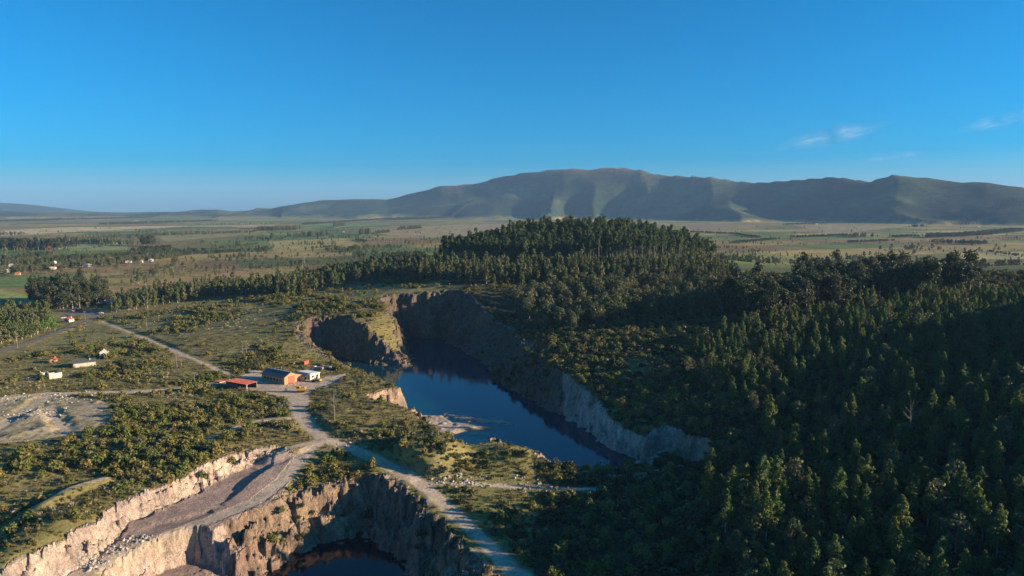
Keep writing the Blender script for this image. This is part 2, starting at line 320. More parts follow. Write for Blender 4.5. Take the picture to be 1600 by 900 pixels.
# ------------------------------------------------------------------ surface colours of the ground (grass, soil, rock; shade darkened into the lake walls)
FIELDS = [([(0,361),(60,357),(250,349),(430,341),(430,346),(250,356),(60,365),(0,369)], (.44,.35,.19)),
 ([(462,353),(560,349),(700,341),(830,339),(800,346),(640,350),(480,357)], (.11,.20,.06)), ([(420,377),(540,372),(565,383),(430,395)], (.30,.25,.09)),
 ([(160,452),(400,417),(430,420),(210,459)], (.30,.19,.09)), ([(-20,450),(55,462),(60,478),(-20,476)], (.22,.25,.07)), ([(440,334),(550,337),(550,341),(440,341)], (.50,.40,.22)),
 ([(730,334),(820,331),(820,339),(740,341)], (.12,.18,.07)), ([(1040,338),(1250,333),(1250,348),(1080,360)], (.22,.14,.10)), ([(1240,352),(1420,337),(1500,345),(1300,366)], (.24,.20,.11)),
 ([(1350,334),(1460,332),(1470,336),(1370,338)], (.32,.31,.15)), ([(1490,394),(1600,393),(1600,405),(1500,405)], (.32,.28,.12)), ([(1000,341),(1060,344),(1050,352),(950,347)], (.34,.26,.14)),
 ([(560,360),(760,348),(830,345),(760,368),(640,372)], (.26,.21,.11)), ([(100,381),(200,378),(200,390),(110,392)], (.20,.22,.08)), ([(400,345),(440,340),(470,346),(420,350)], (.30,.23,.13)),
 ([(0,338),(200,340),(200,346),(0,352)], (.16,.18,.09)), ([(240,368),(330,362),(400,365),(260,378)], (.22,.20,.09)), ([(300,345),(430,349),(430,354),(300,354)], (.36,.28,.16))]
def ground_colour(x, y, z, m, slope):
    r = np.hypot(x, y); n = x.size
    col = np.zeros((n, 3)); a = np.array
    v1 = fbm(x, y, 14, 4, 81)[:, None]; v2 = fbm(x, y, 60, 3, 85)[:, None]
    scrub = a((.20, .170, .070)) + v1 * a((.05, .03, .02)) + v2 * a((.03, .0, .005))
    forest = a((.055, .056, .030)) + v1 * .012
    qx, qy = proj(x, y, z); qx0, qy0 = qx, qy; qx = qx + 40 * v2[:, 0] + 14 * v1[:, 0]; qy = qy + 14 * v2[:, 0]; fm = ((qx > 1050) & (qy < 760) & (r < 800)) | ((qx > 820) & (qy > 700) & (r < 800)) | ((qx > 690) & (qy < 560) & (r < 1000))
    qx, qy = qx0, qy0; col[:] = scrub; col[fm] = forest[fm]
    # farmland cells
    fx = x * .93 + y * .37; fy = -x * .37 + y * .93
    ix = np.floor(fx / 330 + .35 * np.sin(np.floor(fy / 210) * 2.1)); iy = np.floor(fy / 210)
    hsh = _h(ix, iy, 5)[:, None]; h2 = _h(ix, iy, 9)[:, None]
    pal = a([(.22,.185,.080),(.19,.140,.075),(.10,.155,.05),(.16,.17,.06),(.28,.23,.10),(.12,.14,.05)])
    fc = pal[(hsh[:, 0] * 5.99).astype(int)] * (.85 + .3 * h2) * (1 + .35 * v2)
    dry = fbm(x, y, 420, 4, 91)[:, None]; fc = fc * (1 + .3 * dry) * a((1.05, .98, .78))
    k = sstep(700, 1000, r + 180 * fbm(x, y, 200, 2, 95))[:, None]; col = col * (1 - k) + fc * k
    sel = (r > 800) & (r < 4300)
    for poly, c in FIELDS:
        ins = sel & inpoly(qx, qy, poly); col[ins] = a(c) * (1 + .25 * v1[ins] + .2 * v2[ins])
    # hills
    fk = sstep(3600, 4600, r)[:, None] * sstep(6, 24, z)[:, None]
    wood = a((.026, .042, .020)); grass = a((.17, .115, .070)); t = sstep(-.25, .45, fbm(x, y, 600, 5, 101) + (z - 330) / 300 - .38)[:, None] * sstep(120, 240, z)[:, None]
    green = a((.095, .115, .048)); t2 = sstep(-.1, .5, fbm(x, y, 380, 4, 111))[:, None]
    hc = wood * (1 - t2) + green * t2; hc = hc * (1 - t) + grass * t; col = col * (1 - fk) + hc * fk
    # quarry
    warm = sstep(-.3, .4, fbm(x, y, 34, 3, 121))[:, None]; pink = sstep(-.1, .5, fbm(x + 90, y, 24, 3, 125))[:, None]
    rock = a((.33, .285, .235)) * (1 - warm) + a((.44, .35, .25)) * warm; rock = rock * (1 - .45 * pink) + a((.42, .29, .255)) * .45 * pink
    moss = (sstep(-.05, .35, fbm(x, y, 11, 4, 131)) * .55)[:, None]; lush = ((qx > 640) | (qy < 560)).astype(float)[:, None]
    whit = np.exp(-((qx - 960) / 130)**2 - ((qy - 660) / 60)**2)[:, None]
    rock = rock * (1 - whit) + a((.60, .54, .50)) * whit
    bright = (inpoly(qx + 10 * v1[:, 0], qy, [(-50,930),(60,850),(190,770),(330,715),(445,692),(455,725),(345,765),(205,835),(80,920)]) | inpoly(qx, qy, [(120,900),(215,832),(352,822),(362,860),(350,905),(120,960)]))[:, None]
    pitw = ((z < 1) & (qy > 660) & (qx < 900))[:, None]; rock = np.where(pitw & ~bright, rock * a((.74, .72, .73)), rock); wall_shade = ((qy < 655) & (qx < 880) & ~((qx < 660) & (qy > 585)))[:, None]; rock = np.where(wall_shade, rock * .45, rock); rock = np.where(bright, rock * .5 + a((.32, .27, .25)), rock)  # far lake walls darkened: their shade and plant cover put into the rock colour
    rock = rock * (1 - moss * np.clip(.35 + lush - bright, 0, 1) * (1 - whit)) + a((.10, .095, .045)) * moss * np.clip(.35 + lush - bright, 0, 1) * (1 - whit)
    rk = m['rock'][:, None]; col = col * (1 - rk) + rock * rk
    bn = (m['bench'] * (slope < .9))[:, None]; col = col * (1 - bn) + (a((.33, .26, .235)) * (1 + .35 * v1)) * bn
    sd = m['sand'][:, None]; col = col * (1 - sd) + a((.36, .30, .255)) * (1 + .3 * v1) * sd
    dt = m['dirt'][:, None] * (1 - .25 * sstep(.1, .5, v1)); col = col * (1 - dt) + a((.45, .36, .285)) * (1 + .22 * v1) * dt
    asx = m['asphalt'][:, None]; col = col * (1 - asx) + a((.17, .155, .15)) * asx
    return np.clip(col, .01, .9)

# ------------------------------------------------------------------ one sheet of land, split into its named surfaces
az = np.radians(np.concatenate([np.arange(-52, -39, .4), np.arange(-39, 39, .1), np.arange(39, 82, .35)]))
rad = [70.0]
while rad[-1] < 17500:
    q = rad[-1]; rad.append(q + (2.0 if q < 150 else .9 if q < 410 else 1.5 if q < 720 else q * .0125))
rad = np.array(rad); NA, NR = len(az), len(rad)
AA, RR = np.meshgrid(az, rad); GX = (np.sin(AA) * RR).ravel(); GY = (np.cos(AA) * RR).ravel()
GZ, GM = terrain(GX, GY)
zz = GZ.reshape(NR, NA); gr = np.gradient(zz, axis=0) / np.gradient(RR, axis=0); ga = np.gradient(zz, axis=1) / (np.gradient(AA, axis=1) * RR)
SL = np.hypot(gr, ga).ravel()
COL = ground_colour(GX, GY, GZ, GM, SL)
ROCK = np.clip(np.maximum(GM['rock'] * sstep(.35, .8, SL), GM['bench'] * .5), 0, 1); FAR = sstep(1300, 3000, np.hypot(GX, GY))
ii = (np.arange(NR - 1)[:, None] * NA + np.arange(NA - 1)[None, :]).ravel()
FACES = np.stack([ii, ii + 1, ii + 1 + NA, ii + NA], 1)
def favg(a): return a[FACES].mean(1)
def sheet(name, faces, z, mat, attrs=True, kind='structure'):
    u, inv = np.unique(faces.ravel(), return_inverse=True); me = bpy.data.meshes.new(name); nf = len(faces)
    me.vertices.add(len(u)); me.loops.add(nf * 4); me.polygons.add(nf)
    me.vertices.foreach_set('co', np.stack([GX[u], GY[u], z[u]], 1).astype(np.float32).ravel())
    me.loops.foreach_set('vertex_index', inv.astype(np.int32).ravel()); me.polygons.foreach_set('loop_start', np.arange(0, nf * 4, 4, dtype=np.int32))
    me.polygons.foreach_set('use_smooth', np.ones(nf, bool)); me.update(calc_edges=True)
    if attrs:
        c = me.attributes.new('Col', 'FLOAT_COLOR', 'POINT'); c.data.foreach_set('color', np.concatenate([COL[u], np.ones((len(u), 1))], 1).astype(np.float32).ravel())
        for nm, ar in (('rock', ROCK), ('far', FAR)):
            t = me.attributes.new(nm, 'FLOAT', 'POINT'); t.data.foreach_set('value', ar[u].astype(np.float32))
    me.materials.append(mat); o = bpy.data.objects.new(name, me); C.objects.link(o); o['kind'] = kind; return o
fr_ = favg(np.hypot(GX, GY)); fz = favg(GZ); fd = favg(GM['dirt']); fa = favg(GM['asphalt']); fk_ = favg(GM['rock'] * (SL > .7)); fb = favg(GM['bench'])
cls = np.zeros(len(FACES), int)
cls[fr_ > 1000] = 1; cls[(fr_ > 3600) & (fz > 35)] = 2; cls[fb > .5] = 5; cls[fk_ > .5] = 3; cls[fd > .5] = 4; cls[fa > .5] = 6; cls[favg(GM['sand']) > .5] = 7
for k, nm in enumerate(['ground', 'farmland', 'hills', 'quarry_cliff', 'dirt_road', 'quarry_floor', 'asphalt_road', 'lake_shore']):
    if (cls == k).any(): sheet(nm, FACES[cls == k], GZ, MAT['terrain'])
lk_ = favg((inpoly(GX, GY, lake_w) | (polydist(GX, GY, lake_w)[0] < 12)).astype(float)) > .1
sheet('lake_water', FACES[lk_ & (GZ[FACES].min(1) < LAKE_Z + .3)], np.full(GX.shape, LAKE_Z), MAT['lake'], False)
pk_ = favg((inpoly(GX, GY, pit_w) | (polydist(GX, GY, pit_w)[0] < 12)).astype(float)) > .1
sheet('pit_water', FACES[pk_ & (GZ[FACES].min(1) < PIT_Z + .3)], np.full(GX.shape, PIT_Z), MAT['pit'], False)

# ------------------------------------------------------------------ haze over the plain
me = bpy.data.meshes.new('haze'); bm = bmesh.new(); bmesh.ops.create_cube(bm, size=1)
bmesh.ops.scale(bm, vec=(40000, 40000, 740), verts=bm.verts); bmesh.ops.translate(bm, vec=(0, 0, 740 / 2 - 36), verts=bm.verts); bm.to_mesh(me); bm.free()
m = bpy.data.materials.new('haze_air'); m.use_nodes = True; nd = m.node_tree.nodes; nd.remove(nd['Principled BSDF'])
pv = nd.new('ShaderNodeVolumePrincipled'); pv.inputs['Density'].default_value = 3.6e-5; pv.inputs['Color'].default_value = (.36, .62, .98, 1); pv.inputs['Anisotropy'].default_value = 0
m.node_tree.links.new(pv.outputs[0], nd['Material Output'].inputs['Volume']); me.materials.append(m)
o = bpy.data.objects.new('haze', me); C.objects.link(o); o['kind'] = 'stuff'

# ------------------------------------------------------------------ plants: a few forms of each kind, shared by every copy
def leaf_arrays(clumps, size, seed, squash=1.0, up=.35):
    """leaf sprays: small kites spread through clumps (cx,cy,cz,rx,rz,n)"""
    g = np.random.default_rng(seed); V = []; Fc = []; L = []; k = 0
    for cx, cy, cz, rx, rz, n in clumps:
        d = g.normal(size=(n, 3)); d /= np.linalg.norm(d, axis=1)[:, None]
        rr = g.uniform(.45, 1.0, n)**.6
        c = np.stack([cx + d[:, 0] * rx * rr, cy + d[:, 1] * rx * rr, cz + d[:, 2] * rz * rr], 1)
        nrm = d * .8 + g.normal(size=(n, 3)) * .55 + np.array([0, 0, up]); nrm /= np.linalg.norm(nrm, axis=1)[:, None]
        t = np.cross(nrm, g.normal(size=(n, 3))); t /= np.linalg.norm(t, axis=1)[:, None]; b = np.cross(nrm, t)
        s = size * g.uniform(.6, 1.35, n)[:, None]
        q = np.stack([c - t * s * .5, c + b * s * .36 + t * s * .08, c + t * s * .55, c - b * s * .36 + t * s * .05], 1)
        V.append(q.reshape(-1, 3)); Fc.append((np.arange(n * 4) + k).reshape(-1, 4)); k += n * 4
        L.append(np.repeat(np.clip(g.uniform(0, 1, n) * .65 + g.uniform(0, .35), 0, 1), 4))
    return np.concatenate(V), np.concatenate(Fc), np.concatenate(L)
def tube_arrays(pts, rads, sides=5):
    V = []; Fc = []
    for (x, y, z), r in zip(pts, rads):
        for j in range(sides): a = 2 * math.pi * j / sides; V.append((x + r * math.cos(a), y + r * math.sin(a), z))
    for i in range(len(pts) - 1):
        for j in range(sides): a = i * sides + j; b = i * sides + (j + 1) % sides; Fc.append((a, b, b + sides, a + sides))
    return np.array(V), np.array(Fc)
def join_tubes(ts):
    V = []; Fc = []; k = 0
    for v, f in ts: V.append(v); Fc.append(f + k); k += len(v)
    return np.concatenate(V), np.concatenate(Fc)
def mesh_of(name, parts):
    """parts: (verts, quads, leaf value or None, material)"""
    me = bpy.data.meshes.new(name); V = np.concatenate([p[0] for p in parts]); k = 0; Fs = []; mi = []; lv = []
    for i, p in enumerate(parts):
        Fs.append(p[1] + k); k += len(p[0]); mi += [i] * len(p[1]); lv.append(p[2] if p[2] is not None else np.full(len(p[0]), .5)); me.materials.append(p[3])
    Fs = np.concatenate(Fs); nf = len(Fs); me.vertices.add(len(V)); me.loops.add(nf * 4); me.polygons.add(nf)
    me.vertices.foreach_set('co', V.astype(np.float32).ravel()); me.loops.foreach_set('vertex_index', Fs.astype(np.int32).ravel())
    me.polygons.foreach_set('loop_start', np.arange(0, nf * 4, 4, dtype=np.int32)); me.polygons.foreach_set('material_index', np.array(mi, np.int32)); me.update(calc_edges=True)
    t = me.attributes.new('lv', 'FLOAT', 'POINT'); t.data.foreach_set('value', np.concatenate(lv).astype(np.float32)); return me
def tree_form(kind, seed):
    g = np.random.default_rng(seed); cl = []; tubes = []; u = g.uniform
    if kind == 'euc':                       # slender cone of drooping sprays, unit height 1 = 14 m
        H = 14.0; n = 26
        for i in range(n):
            t = (i + u(0, .8)) / n; z = H * (.24 + .74 * t); w = (2.7 * (1 - t)**.42 + .15) * u(.75, 1.15) * (0.65 + .35 * min(1, t / .18)); a = u(0, 6.28)
            rad_ = w * u(.25, .75); cl.append((math.cos(a) * rad_, math.sin(a) * rad_, z, w * .62, .8 * u(.7, 1.3), int(34 + 34 * (1 - t))))
        cl.append((0, 0, H * .97, .55, .8, 26)); leaf = .66; tubes.append(tube_arrays([(0,0,-.6),(.05,0,4),(.0,.08,9),(0,0,13)], [.2,.16,.1,.03])); lm, bk = 'euc', 'palebark'
        for i in range(5): a = u(0, 6.28); z = u(3, 9); tubes.append(tube_arrays([(0,0,z),(math.cos(a)*.8,math.sin(a)*.8,z+.9),(math.cos(a)*1.4,math.sin(a)*1.4,z+1.5)], [.06,.04,.015], 4))
    elif kind == 'pine':
        H = 13.0
        for i in range(20):
            t = (i + u(0, .8)) / 20; z = H * (.2 + .76 * t); w = (2.6 * (1 - t)**.38 * u(.7, 1.15) + .25) * (.6 + .4 * min(1, t / .25)); a = u(0, 6.28); q = w * u(.3, .8)
            cl.append((math.cos(a) * q, math.sin(a) * q, z, w * .62, 1.0 * u(.7, 1.2), int(28 + 24 * (1 - t))))
        leaf = .8; tubes.append(tube_arrays([(0,0,-.6),(.1,0,5),(0,0,12)], [.24,.17,.04])); lm, bk = 'pine', 'palebark'
    elif kind == 'grove':
        H = 24.0
        for i in range(24):
            t = u(0, 1)**.8; z = H * (.5 + .48 * t); w = 3.0 * (1 - t**2.2)**.5 + .5; a = u(0, 6.28); q = w * u(.15, .95)
            cl.append((math.cos(a) * q, math.sin(a) * q, z, 1.5 * u(.7, 1.2), 1.3 * u(.7, 1.2), 26))
        leaf = 1.05; tubes.append(tube_arrays([(0,0,-.8),(.2,0,8),(0,.2,16),(0,0,21)], [.36,.28,.18,.05])); lm, bk = 'grove', 'bark'
        for i in range(5): a = u(0, 6.28); z = u(9, 15); tubes.append(tube_arrays([(0,0,z),(math.cos(a)*1.4,math.sin(a)*1.4,z+2.5),(math.cos(a)*2.2,math.sin(a)*2.2,z+4.5)], [.13,.08,.03], 4))
    elif kind in ('broad', 'dark', 'bright', 'rust'):
        H = 12.0
        for i in range(26):
            t = u(0, 1); z = H * (.28 + .68 * t); w = 3.6 * math.sin(math.pi * (.18 + .78 * t))**.7; a = u(0, 6.28); q = w * u(.3, 1.0)
            cl.append((math.cos(a) * q, math.sin(a) * q, z, 1.25 * u(.7, 1.3), 1.0 * u(.7, 1.3), 30))
        leaf = .72; tubes.append(tube_arrays([(0,0,-.6),(.15,0,2.5),(.1,.2,6),(0,0,9.5)], [.34,.27,.16,.04])); lm, bk = kind, 'bark'
        for i in range(6): a = u(0, 6.28); z = u(2.4, 5.5); tubes.append(tube_arrays([(0,0,z),(math.cos(a)*1.3,math.sin(a)*1.3,z+1.5),(math.cos(a)*2.6,math.sin(a)*2.6,z+3)], [.14,.09,.03], 4))
    v, f, l = leaf_arrays(cl, leaf, seed + 500); tv, tf = join_tubes(tubes)
    return (v, f, l, MAT[lm]), (tv, tf, None, MAT[bk])
def shrub_form(seed, mat, H=1.0, n=7, leaf=.34, per=20):
    g = np.random.default_rng(seed); u = g.uniform; cl = []
    for i in range(n):
        a = u(0, 6.28); q = u(0, .75); cl.append((math.cos(a) * q, math.sin(a) * q, u(.3, .95) * H * (1 - .45 * q), .42 * u(.7, 1.2), .34 * H * u(.7, 1.2), per))
    cl.append((0, 0, .3 * H, .85, .3 * H, per * 2)); v, f, l = leaf_arrays(cl, leaf, seed + 900)
    tv, tf = join_tubes([tube_arrays([(0, 0, -.3), (math.cos(a) * .2, math.sin(a) * .2, .35 * H), (math.cos(a) * .45, math.sin(a) * .45, .7 * H)], [.05, .035, .01], 3) for a in (0, 2.1, 4.2)])
    return [(v, f, l, MAT[mat]), (tv, tf, None, MAT['bark'])]
def blade_form(seed, mat, n, h, spread, w, plume=None, npl=0):
    g = np.random.default_rng(seed); V = []; Fc = []; L = []
    def blade(a, rr, hh, ww, lean, col):
        k = len(V); ca, sa = math.cos(a), math.sin(a); b = g.uniform(0, 6.28); tx, ty = -math.sin(b) * ww, math.cos(b) * ww
        for s, o_, zz_ in ((1, 0, 0), (.9, lean * .45, hh * .65), (.25, lean, hh)):
            x, y = ca * (rr + o_), sa * (rr + o_); V.append((x - tx * s, y - ty * s, zz_ - .1)); V.append((x + tx * s, y + ty * s, zz_ - .1)); L.extend([col, col])
        Fc.append((k, k + 1, k + 3, k + 2)); Fc.append((k + 2, k + 3, k + 5, k + 4))
    for i in range(n): blade(g.uniform(0, 6.28), g.uniform(0, .3) * spread, h * g.uniform(.6, 1.1), w, spread * g.uniform(.3, 1), g.uniform(0, 1))
    P1 = (np.array(V), np.array(Fc), np.array(L), MAT[mat])
    if not npl: return [P1]
    cl = []
    for i in range(npl):
        a = g.uniform(0, 6.28); q = g.uniform(.1, .9) * spread; cl.append((math.cos(a) * q, math.sin(a) * q, h * g.uniform(1.1, 1.45), .09, .32, 7))
    v, f, l = leaf_arrays(cl, .22, seed + 70, up=0); return [P1, (v, f, l, MAT[plume])]

FORMS = {}; NAMES = {'euc': 'eucalyptus_tree', 'pine': 'plantation_tree', 'grove': 'grove_tree', 'broad': 'broadleaf_tree', 'dark': 'evergreen_tree', 'bright': 'leafy_tree', 'rust': 'autumn_tree'}
for k, nv in (('euc', 7), ('pine', 6), ('grove', 5), ('broad', 5), ('dark', 4), ('bright', 2), ('rust', 2)):
    FORMS[k] = []
    for i in range(nv):
        cr, tr = tree_form(k, 100 * len(FORMS) + i)
        FORMS[k].append((mesh_of('crown', [cr]), mesh_of('trunk', [tr]), mesh_of(NAMES[k], [cr, tr])))
FORMS['woodlot'] = FORMS['pine']; NAMES['woodlot'] = 'woodlot_tree'; FORMS['clump'] = FORMS['dark']; NAMES['clump'] = 'cypress_tree'
SHR = [mesh_of('shrub', shrub_form(40 + i, 'shrub', H=.8 + .25 * (i % 4), n=6 + i % 4)) for i in range(8)]
DSH = [mesh_of('dark_shrub', shrub_form(60 + i, 'dark', H=.9 + .2 * (i % 3), n=7)) for i in range(4)]
TUF = [mesh_of('grass_tuft', blade_form(80 + i, 'straw', 26, .8, .8, .05)) for i in range(4)]
PAM = [mesh_of('pampas_clump', blade_form(90 + i, 'straw', 34, 1.3, 1.1, .05, 'plume', 7 + i)) for i in range(4)]
def rock_mesh(seed, name='boulder'):
    g = np.random.default_rng(seed); bm = bmesh.new(); bmesh.ops.create_icosphere(bm, subdivisions=1, radius=1)
    for v in bm.verts: v.co *= g.uniform(.7, 1.15); v.co.z *= .75
    me = bpy.data.meshes.new(name); bm.to_mesh(me); bm.free(); me.materials.append(MAT['stone']); return me
RKS = [rock_mesh(i) for i in range(6)]

def tag(o, label=None, cat=None, group=None, kind=None):
    for k, v in (('label', label), ('category', cat), ('group', group), ('kind', kind)):
        if v: o[k] = v
    return o
def put_tree(kind, vi, x, y, z, s, sh, rz, label, cat, group, name=None):
    e = bpy.data.objects.new(name or NAMES[kind], None); e.empty_display_size = .5; C.objects.link(e); e.location = (x, y, z); e.rotation_euler = (0, 0, rz); e.scale = (s, s, s * sh)
    for nm, me in (('crown', FORMS[kind][vi][0]), ('trunk', FORMS[kind][vi][1])):
        c = bpy.data.objects.new(nm, me); C.objects.link(c); c.parent = e
    return tag(e, label, cat, group)
LANDMARKS = [('the brick warehouse',440,590),('the red-roofed open shed',378,600),('the dark-roofed house',132,568),('the roofless ruin',84,588),('the dug-over stone yard',80,655),('the pale quarry cliff',200,800),
 ('the track junction',506,688),('the near lake shore',860,745),('the grassy mound',560,620),('the white lake cliff',980,670),('the shaded headland',570,530),('the causeway track',700,800),('the left road bend',130,505),('the pampas ridge',320,498),
 ('the ruined white gable',163,553),('the bare dead tree',522,640),('the lake spit',720,655),('the far cliff wall',690,490),('the small pink rock face',905,840),('the bare pale-stemmed tree',1420,690),('the sunlit clump',1190,790),('the bottom right corner',1570,880),
 ('the ridge-crest trees',1350,470),('the bright forest-edge tree',1145,632),('the right picture edge',1590,620),('the half-hidden house',1199,461),('the dark mid-slope',1350,600),('the hilltop grove',890,370),("the grove's right end",1060,395),("the grove's left foot",720,400),
 ('the transmission tower',475,415),('the dark roadside clump',110,465),('the low white shed',455,454),('the grey-green stand',930,480),('the upper left path',80,770),('the branch track',390,662),('the bottom picture edge',1350,890),('the left road',60,530),('the twin-post pole',280,572)]
def where(px, py):
    d = [math.hypot(px - a, (py - b) * 1.6) for _, a, b in LANDMARKS]; i = d.index(min(d)); n_, a, b = LANDMARKS[i]; dx, dy = px - a, (py - b) * 1.6
    if d[i] < 14: return 'right beside ' + n_
    return (('just ' if d[i] < 32 else 'well ' if d[i] > 75 else '') + (('right of ' if dx > 0 else 'left of ') if abs(dx) > abs(dy) else ('in front of ' if dy > 0 else 'beyond '))) + n_
def sized(v, lo, hi, words): return words[0] if v < lo else words[2] if v > hi else words[1]
def stuff(name, meshes, pts, sc, rz, vi):
    """one object that spreads copies of a few forms over many points"""
    col = bpy.data.collections.new(name + '_forms')
    for i, me in enumerate(meshes): col.objects.link(bpy.data.objects.new('%s_form_%02d' % (name, i), me))
    n = len(pts); me = bpy.data.meshes.new(name); me.vertices.add(n); me.vertices.foreach_set('co', np.asarray(pts, np.float32).ravel())
    for nm, ty, ar in (('sc', 'FLOAT_VECTOR', sc), ('rot', 'FLOAT_VECTOR', np.stack([np.zeros(n), np.zeros(n), rz], 1)), ('vi', 'INT', vi)):
        a = me.attributes.new(nm, ty, 'POINT'); a.data.foreach_set('vector' if ty != 'INT' else 'value', np.asarray(ar, np.float32 if ty != 'INT' else np.int32).ravel())
    o = bpy.data.objects.new(name, me); C.objects.link(o); o['kind'] = 'stuff'
    g = bpy.data.node_groups.new(name + '_spread', 'GeometryNodeTree'); g.interface.new_socket('Geometry', in_out='INPUT', socket_type='NodeSocketGeometry'); g.interface.new_socket('Geometry', in_out='OUTPUT', socket_type='NodeSocketGeometry')
    N = g.nodes; L = g.links; gi = N.new('NodeGroupInput'); go = N.new('NodeGroupOutput'); ip = N.new('GeometryNodeInstanceOnPoints'); ci = N.new('GeometryNodeCollectionInfo')
    ci.inputs['Collection'].default_value = col; ci.inputs['Separate Children'].default_value = True; ci.inputs['Reset Children'].default_value = True
    def at(nm, ty):
        a = N.new('GeometryNodeInputNamedAttribute'); a.data_type = ty; a.inputs['Name'].default_value = nm; return a.outputs['Attribute']
    e2 = N.new('FunctionNodeEulerToRotation'); L.new(at('rot', 'FLOAT_VECTOR'), e2.inputs[0])
    L.new(gi.outputs[0], ip.inputs['Points']); L.new(ci.outputs[0], ip.inputs['Instance']); ip.inputs['Pick Instance'].default_value = True
    L.new(at('vi', 'INT'), ip.inputs['Instance Index']); L.new(e2.outputs[0], ip.inputs['Rotation']); L.new(at('sc', 'FLOAT_VECTOR'), ip.inputs['Scale']); L.new(ip.outputs[0], go.inputs[0])
    md = o.modifiers.new('spread', 'NODES'); md.node_group = g; return o

def candidates(cell, rmax, azmax=(-42, 50), rmin=110, seed=0):
    g = np.random.default_rng(seed); x0, x1 = math.sin(R(azmax[0])) * rmax, math.sin(R(azmax[1])) * rmax
    nx = int((x1 - x0) / cell); ny = int(rmax / cell); ix, iy = np.meshgrid(np.arange(nx), np.arange(ny))
    x = x0 + (ix.ravel() + g.uniform(.05, .95, nx * ny)) * cell; y = (iy.ravel() + g.uniform(.05, .95, nx * ny)) * cell
    a = np.degrees(np.arctan2(x, y)); r = np.hypot(x, y); k = (r < rmax) & (r > rmin) & (a > azmax[0]) & (a < azmax[1])
    x, y = x[k], y[k]; z, m = terrain(x, y); e = .8; zx, _ = terrain(x + e, y); zy, _ = terrain(x, y + e)
    sl = np.hypot(zx - z, zy - z) / e; px, py = proj(x, y, z)
    return dict(x=x, y=y, z=z, m=m, sl=sl, px=px, py=py, r=np.hypot(x, y), u=g.uniform(0, 1, len(x)), v=g.uniform(0, 1, len(x)), w=g.uniform(0, 1, len(x)))
def sub(c, k): return {a: ({q: t[k] for q, t in b.items()} if a == 'm' else b[k]) for a, b in c.items()}
def land(c, wl=True): return (c['m']['dirt'] < .3) & (c['m']['asphalt'] < .2) & (c['m']['wet'] < .5) & (c['m']['bench'] < .5) & (c['m']['sand'] < .3) & (c['z'] > np.where(c['m']['wet'] > 0, -13, -18.5))
def visible_rank(c, h, wpx=None):
    """largest in view first"""
    inf = (c['px'] > -10) & (c['px'] < 1610) & (c['py'] - h * F / c['r'] < 905) & (c['py'] > 0)
    return np.argsort(np.where(inf, c['r'], 1e6))
def plant_trees(kind, c, hs, label, cat, group, stuff_name, nmax=300, shape=(.85, 1.2), sink=.25):
    """the nmax that show largest stand alone; the rest is one mass"""
    nv = len(FORMS[kind]); order = visible_rank(c, hs); n = len(order)
    sc = hs * (.72 + .5 * c['u']); sh = shape[0] + (shape[1] - shape[0]) * c['v']; rz = c['w'] * 6.28; vi = (c['v'] * 997).astype(int) % nv
    inf = (c['px'] > -10) & (c['px'] < 1610) & (c['py'] < 960)
    solo = [i for i in order[:nmax] if inf[i]]
    for i in solo: put_tree(kind, vi[i], c['x'][i], c['y'][i], c['z'][i] - sink, sc[i], sh[i], rz[i], '%s %s, %s' % (sized(c['u'][i], .3, .7, ('small', 'mid-sized', 'large')), label, where(c['px'][i], c['py'][i])), cat, group)
    rest = np.setdiff1d(np.arange(n), solo)
    if len(rest): stuff(stuff_name, [f[2] for f in FORMS[kind]], np.stack([c['x'], c['y'], c['z'] - sink], 1)[rest], np.stack([sc, sc, sc * sh], 1)[rest], rz[rest], vi[rest])

# ---- the forest on the right-hand slope
EUC = [(1110,960),(1105,800),(1105,752),(1165,705),(1190,660),(1080,600),(1085,545),(1130,520),(1230,500),(1330,478),(1620,462),(3000,380),(3000,2500),(1300,1300)]
c = candidates(6.8, 690, (-5, 66), 60, 1); dn = fbm(c['x'], c['y'], 45, 3, 201)
k = inpoly(c['px'], c['py'], EUC) & land(c) & (c['u'] * .9 < .82 + .6 * dn) & ~((c['px'] < 1330) & (c['px'] > 1150) & (c['py'] > 560) & (c['py'] < 690) & (c['v'] < .45))
kb = k & (c['v'] * 37 % 1 < .2); k = k & ~kb
FORMS['mix'] = FORMS['broad']; NAMES['mix'] = 'round_crowned_tree'; plant_trees('mix', sub(c, kb), .55 + .5 * c['w'][kb], 'round-crowned tree among eucalyptus', 'tree', 'round-crowned trees in the right-hand plantation', 'mixed_wood')
plant_trees('euc', sub(c, k), np.full(k.sum(), .62) + .36 * c['w'][k], 'slender eucalyptus on the slope', 'tree', 'eucalyptus trees of the right-hand plantation', 'eucalyptus_wood')
# ---- the belt of plantation trees beyond the quarry
BELT = [(170,492),(300,470),(440,462),(560,444),(640,437),(760,446),(900,446),(1010,440),(1110,440),(1150,425),(1090,412),(860,418),(700,412),(560,424),(440,446),(300,455),(190,470)]
c = candidates(6.4, 1050, (-40, 24), 500, 2); k = inpoly(c['px'], c['py'], BELT) & land(c) & (c['u'] < .78)
plant_trees('pine', sub(c, k), 1.0 + .35 * c['w'][k], 'belt tree behind the quarry', 'tree', 'trees of the belt behind the quarry', 'plantation_wood')
# ---- the tall grove on the hill
c = candidates(6.8, 1150, (-12, 22), 700, 3)
k = ((((c['x'] - 75) / 165)**2 + ((c['y'] - 868) / 122)**2) < 1 + .25 * fbm(c['x'], c['y'], 60, 2, 77))
plant_trees('grove', sub(c, k), np.full(k.sum(), .92), 'dark tree of the hilltop grove', 'tree', 'trees of the hilltop grove', 'grove_wood')
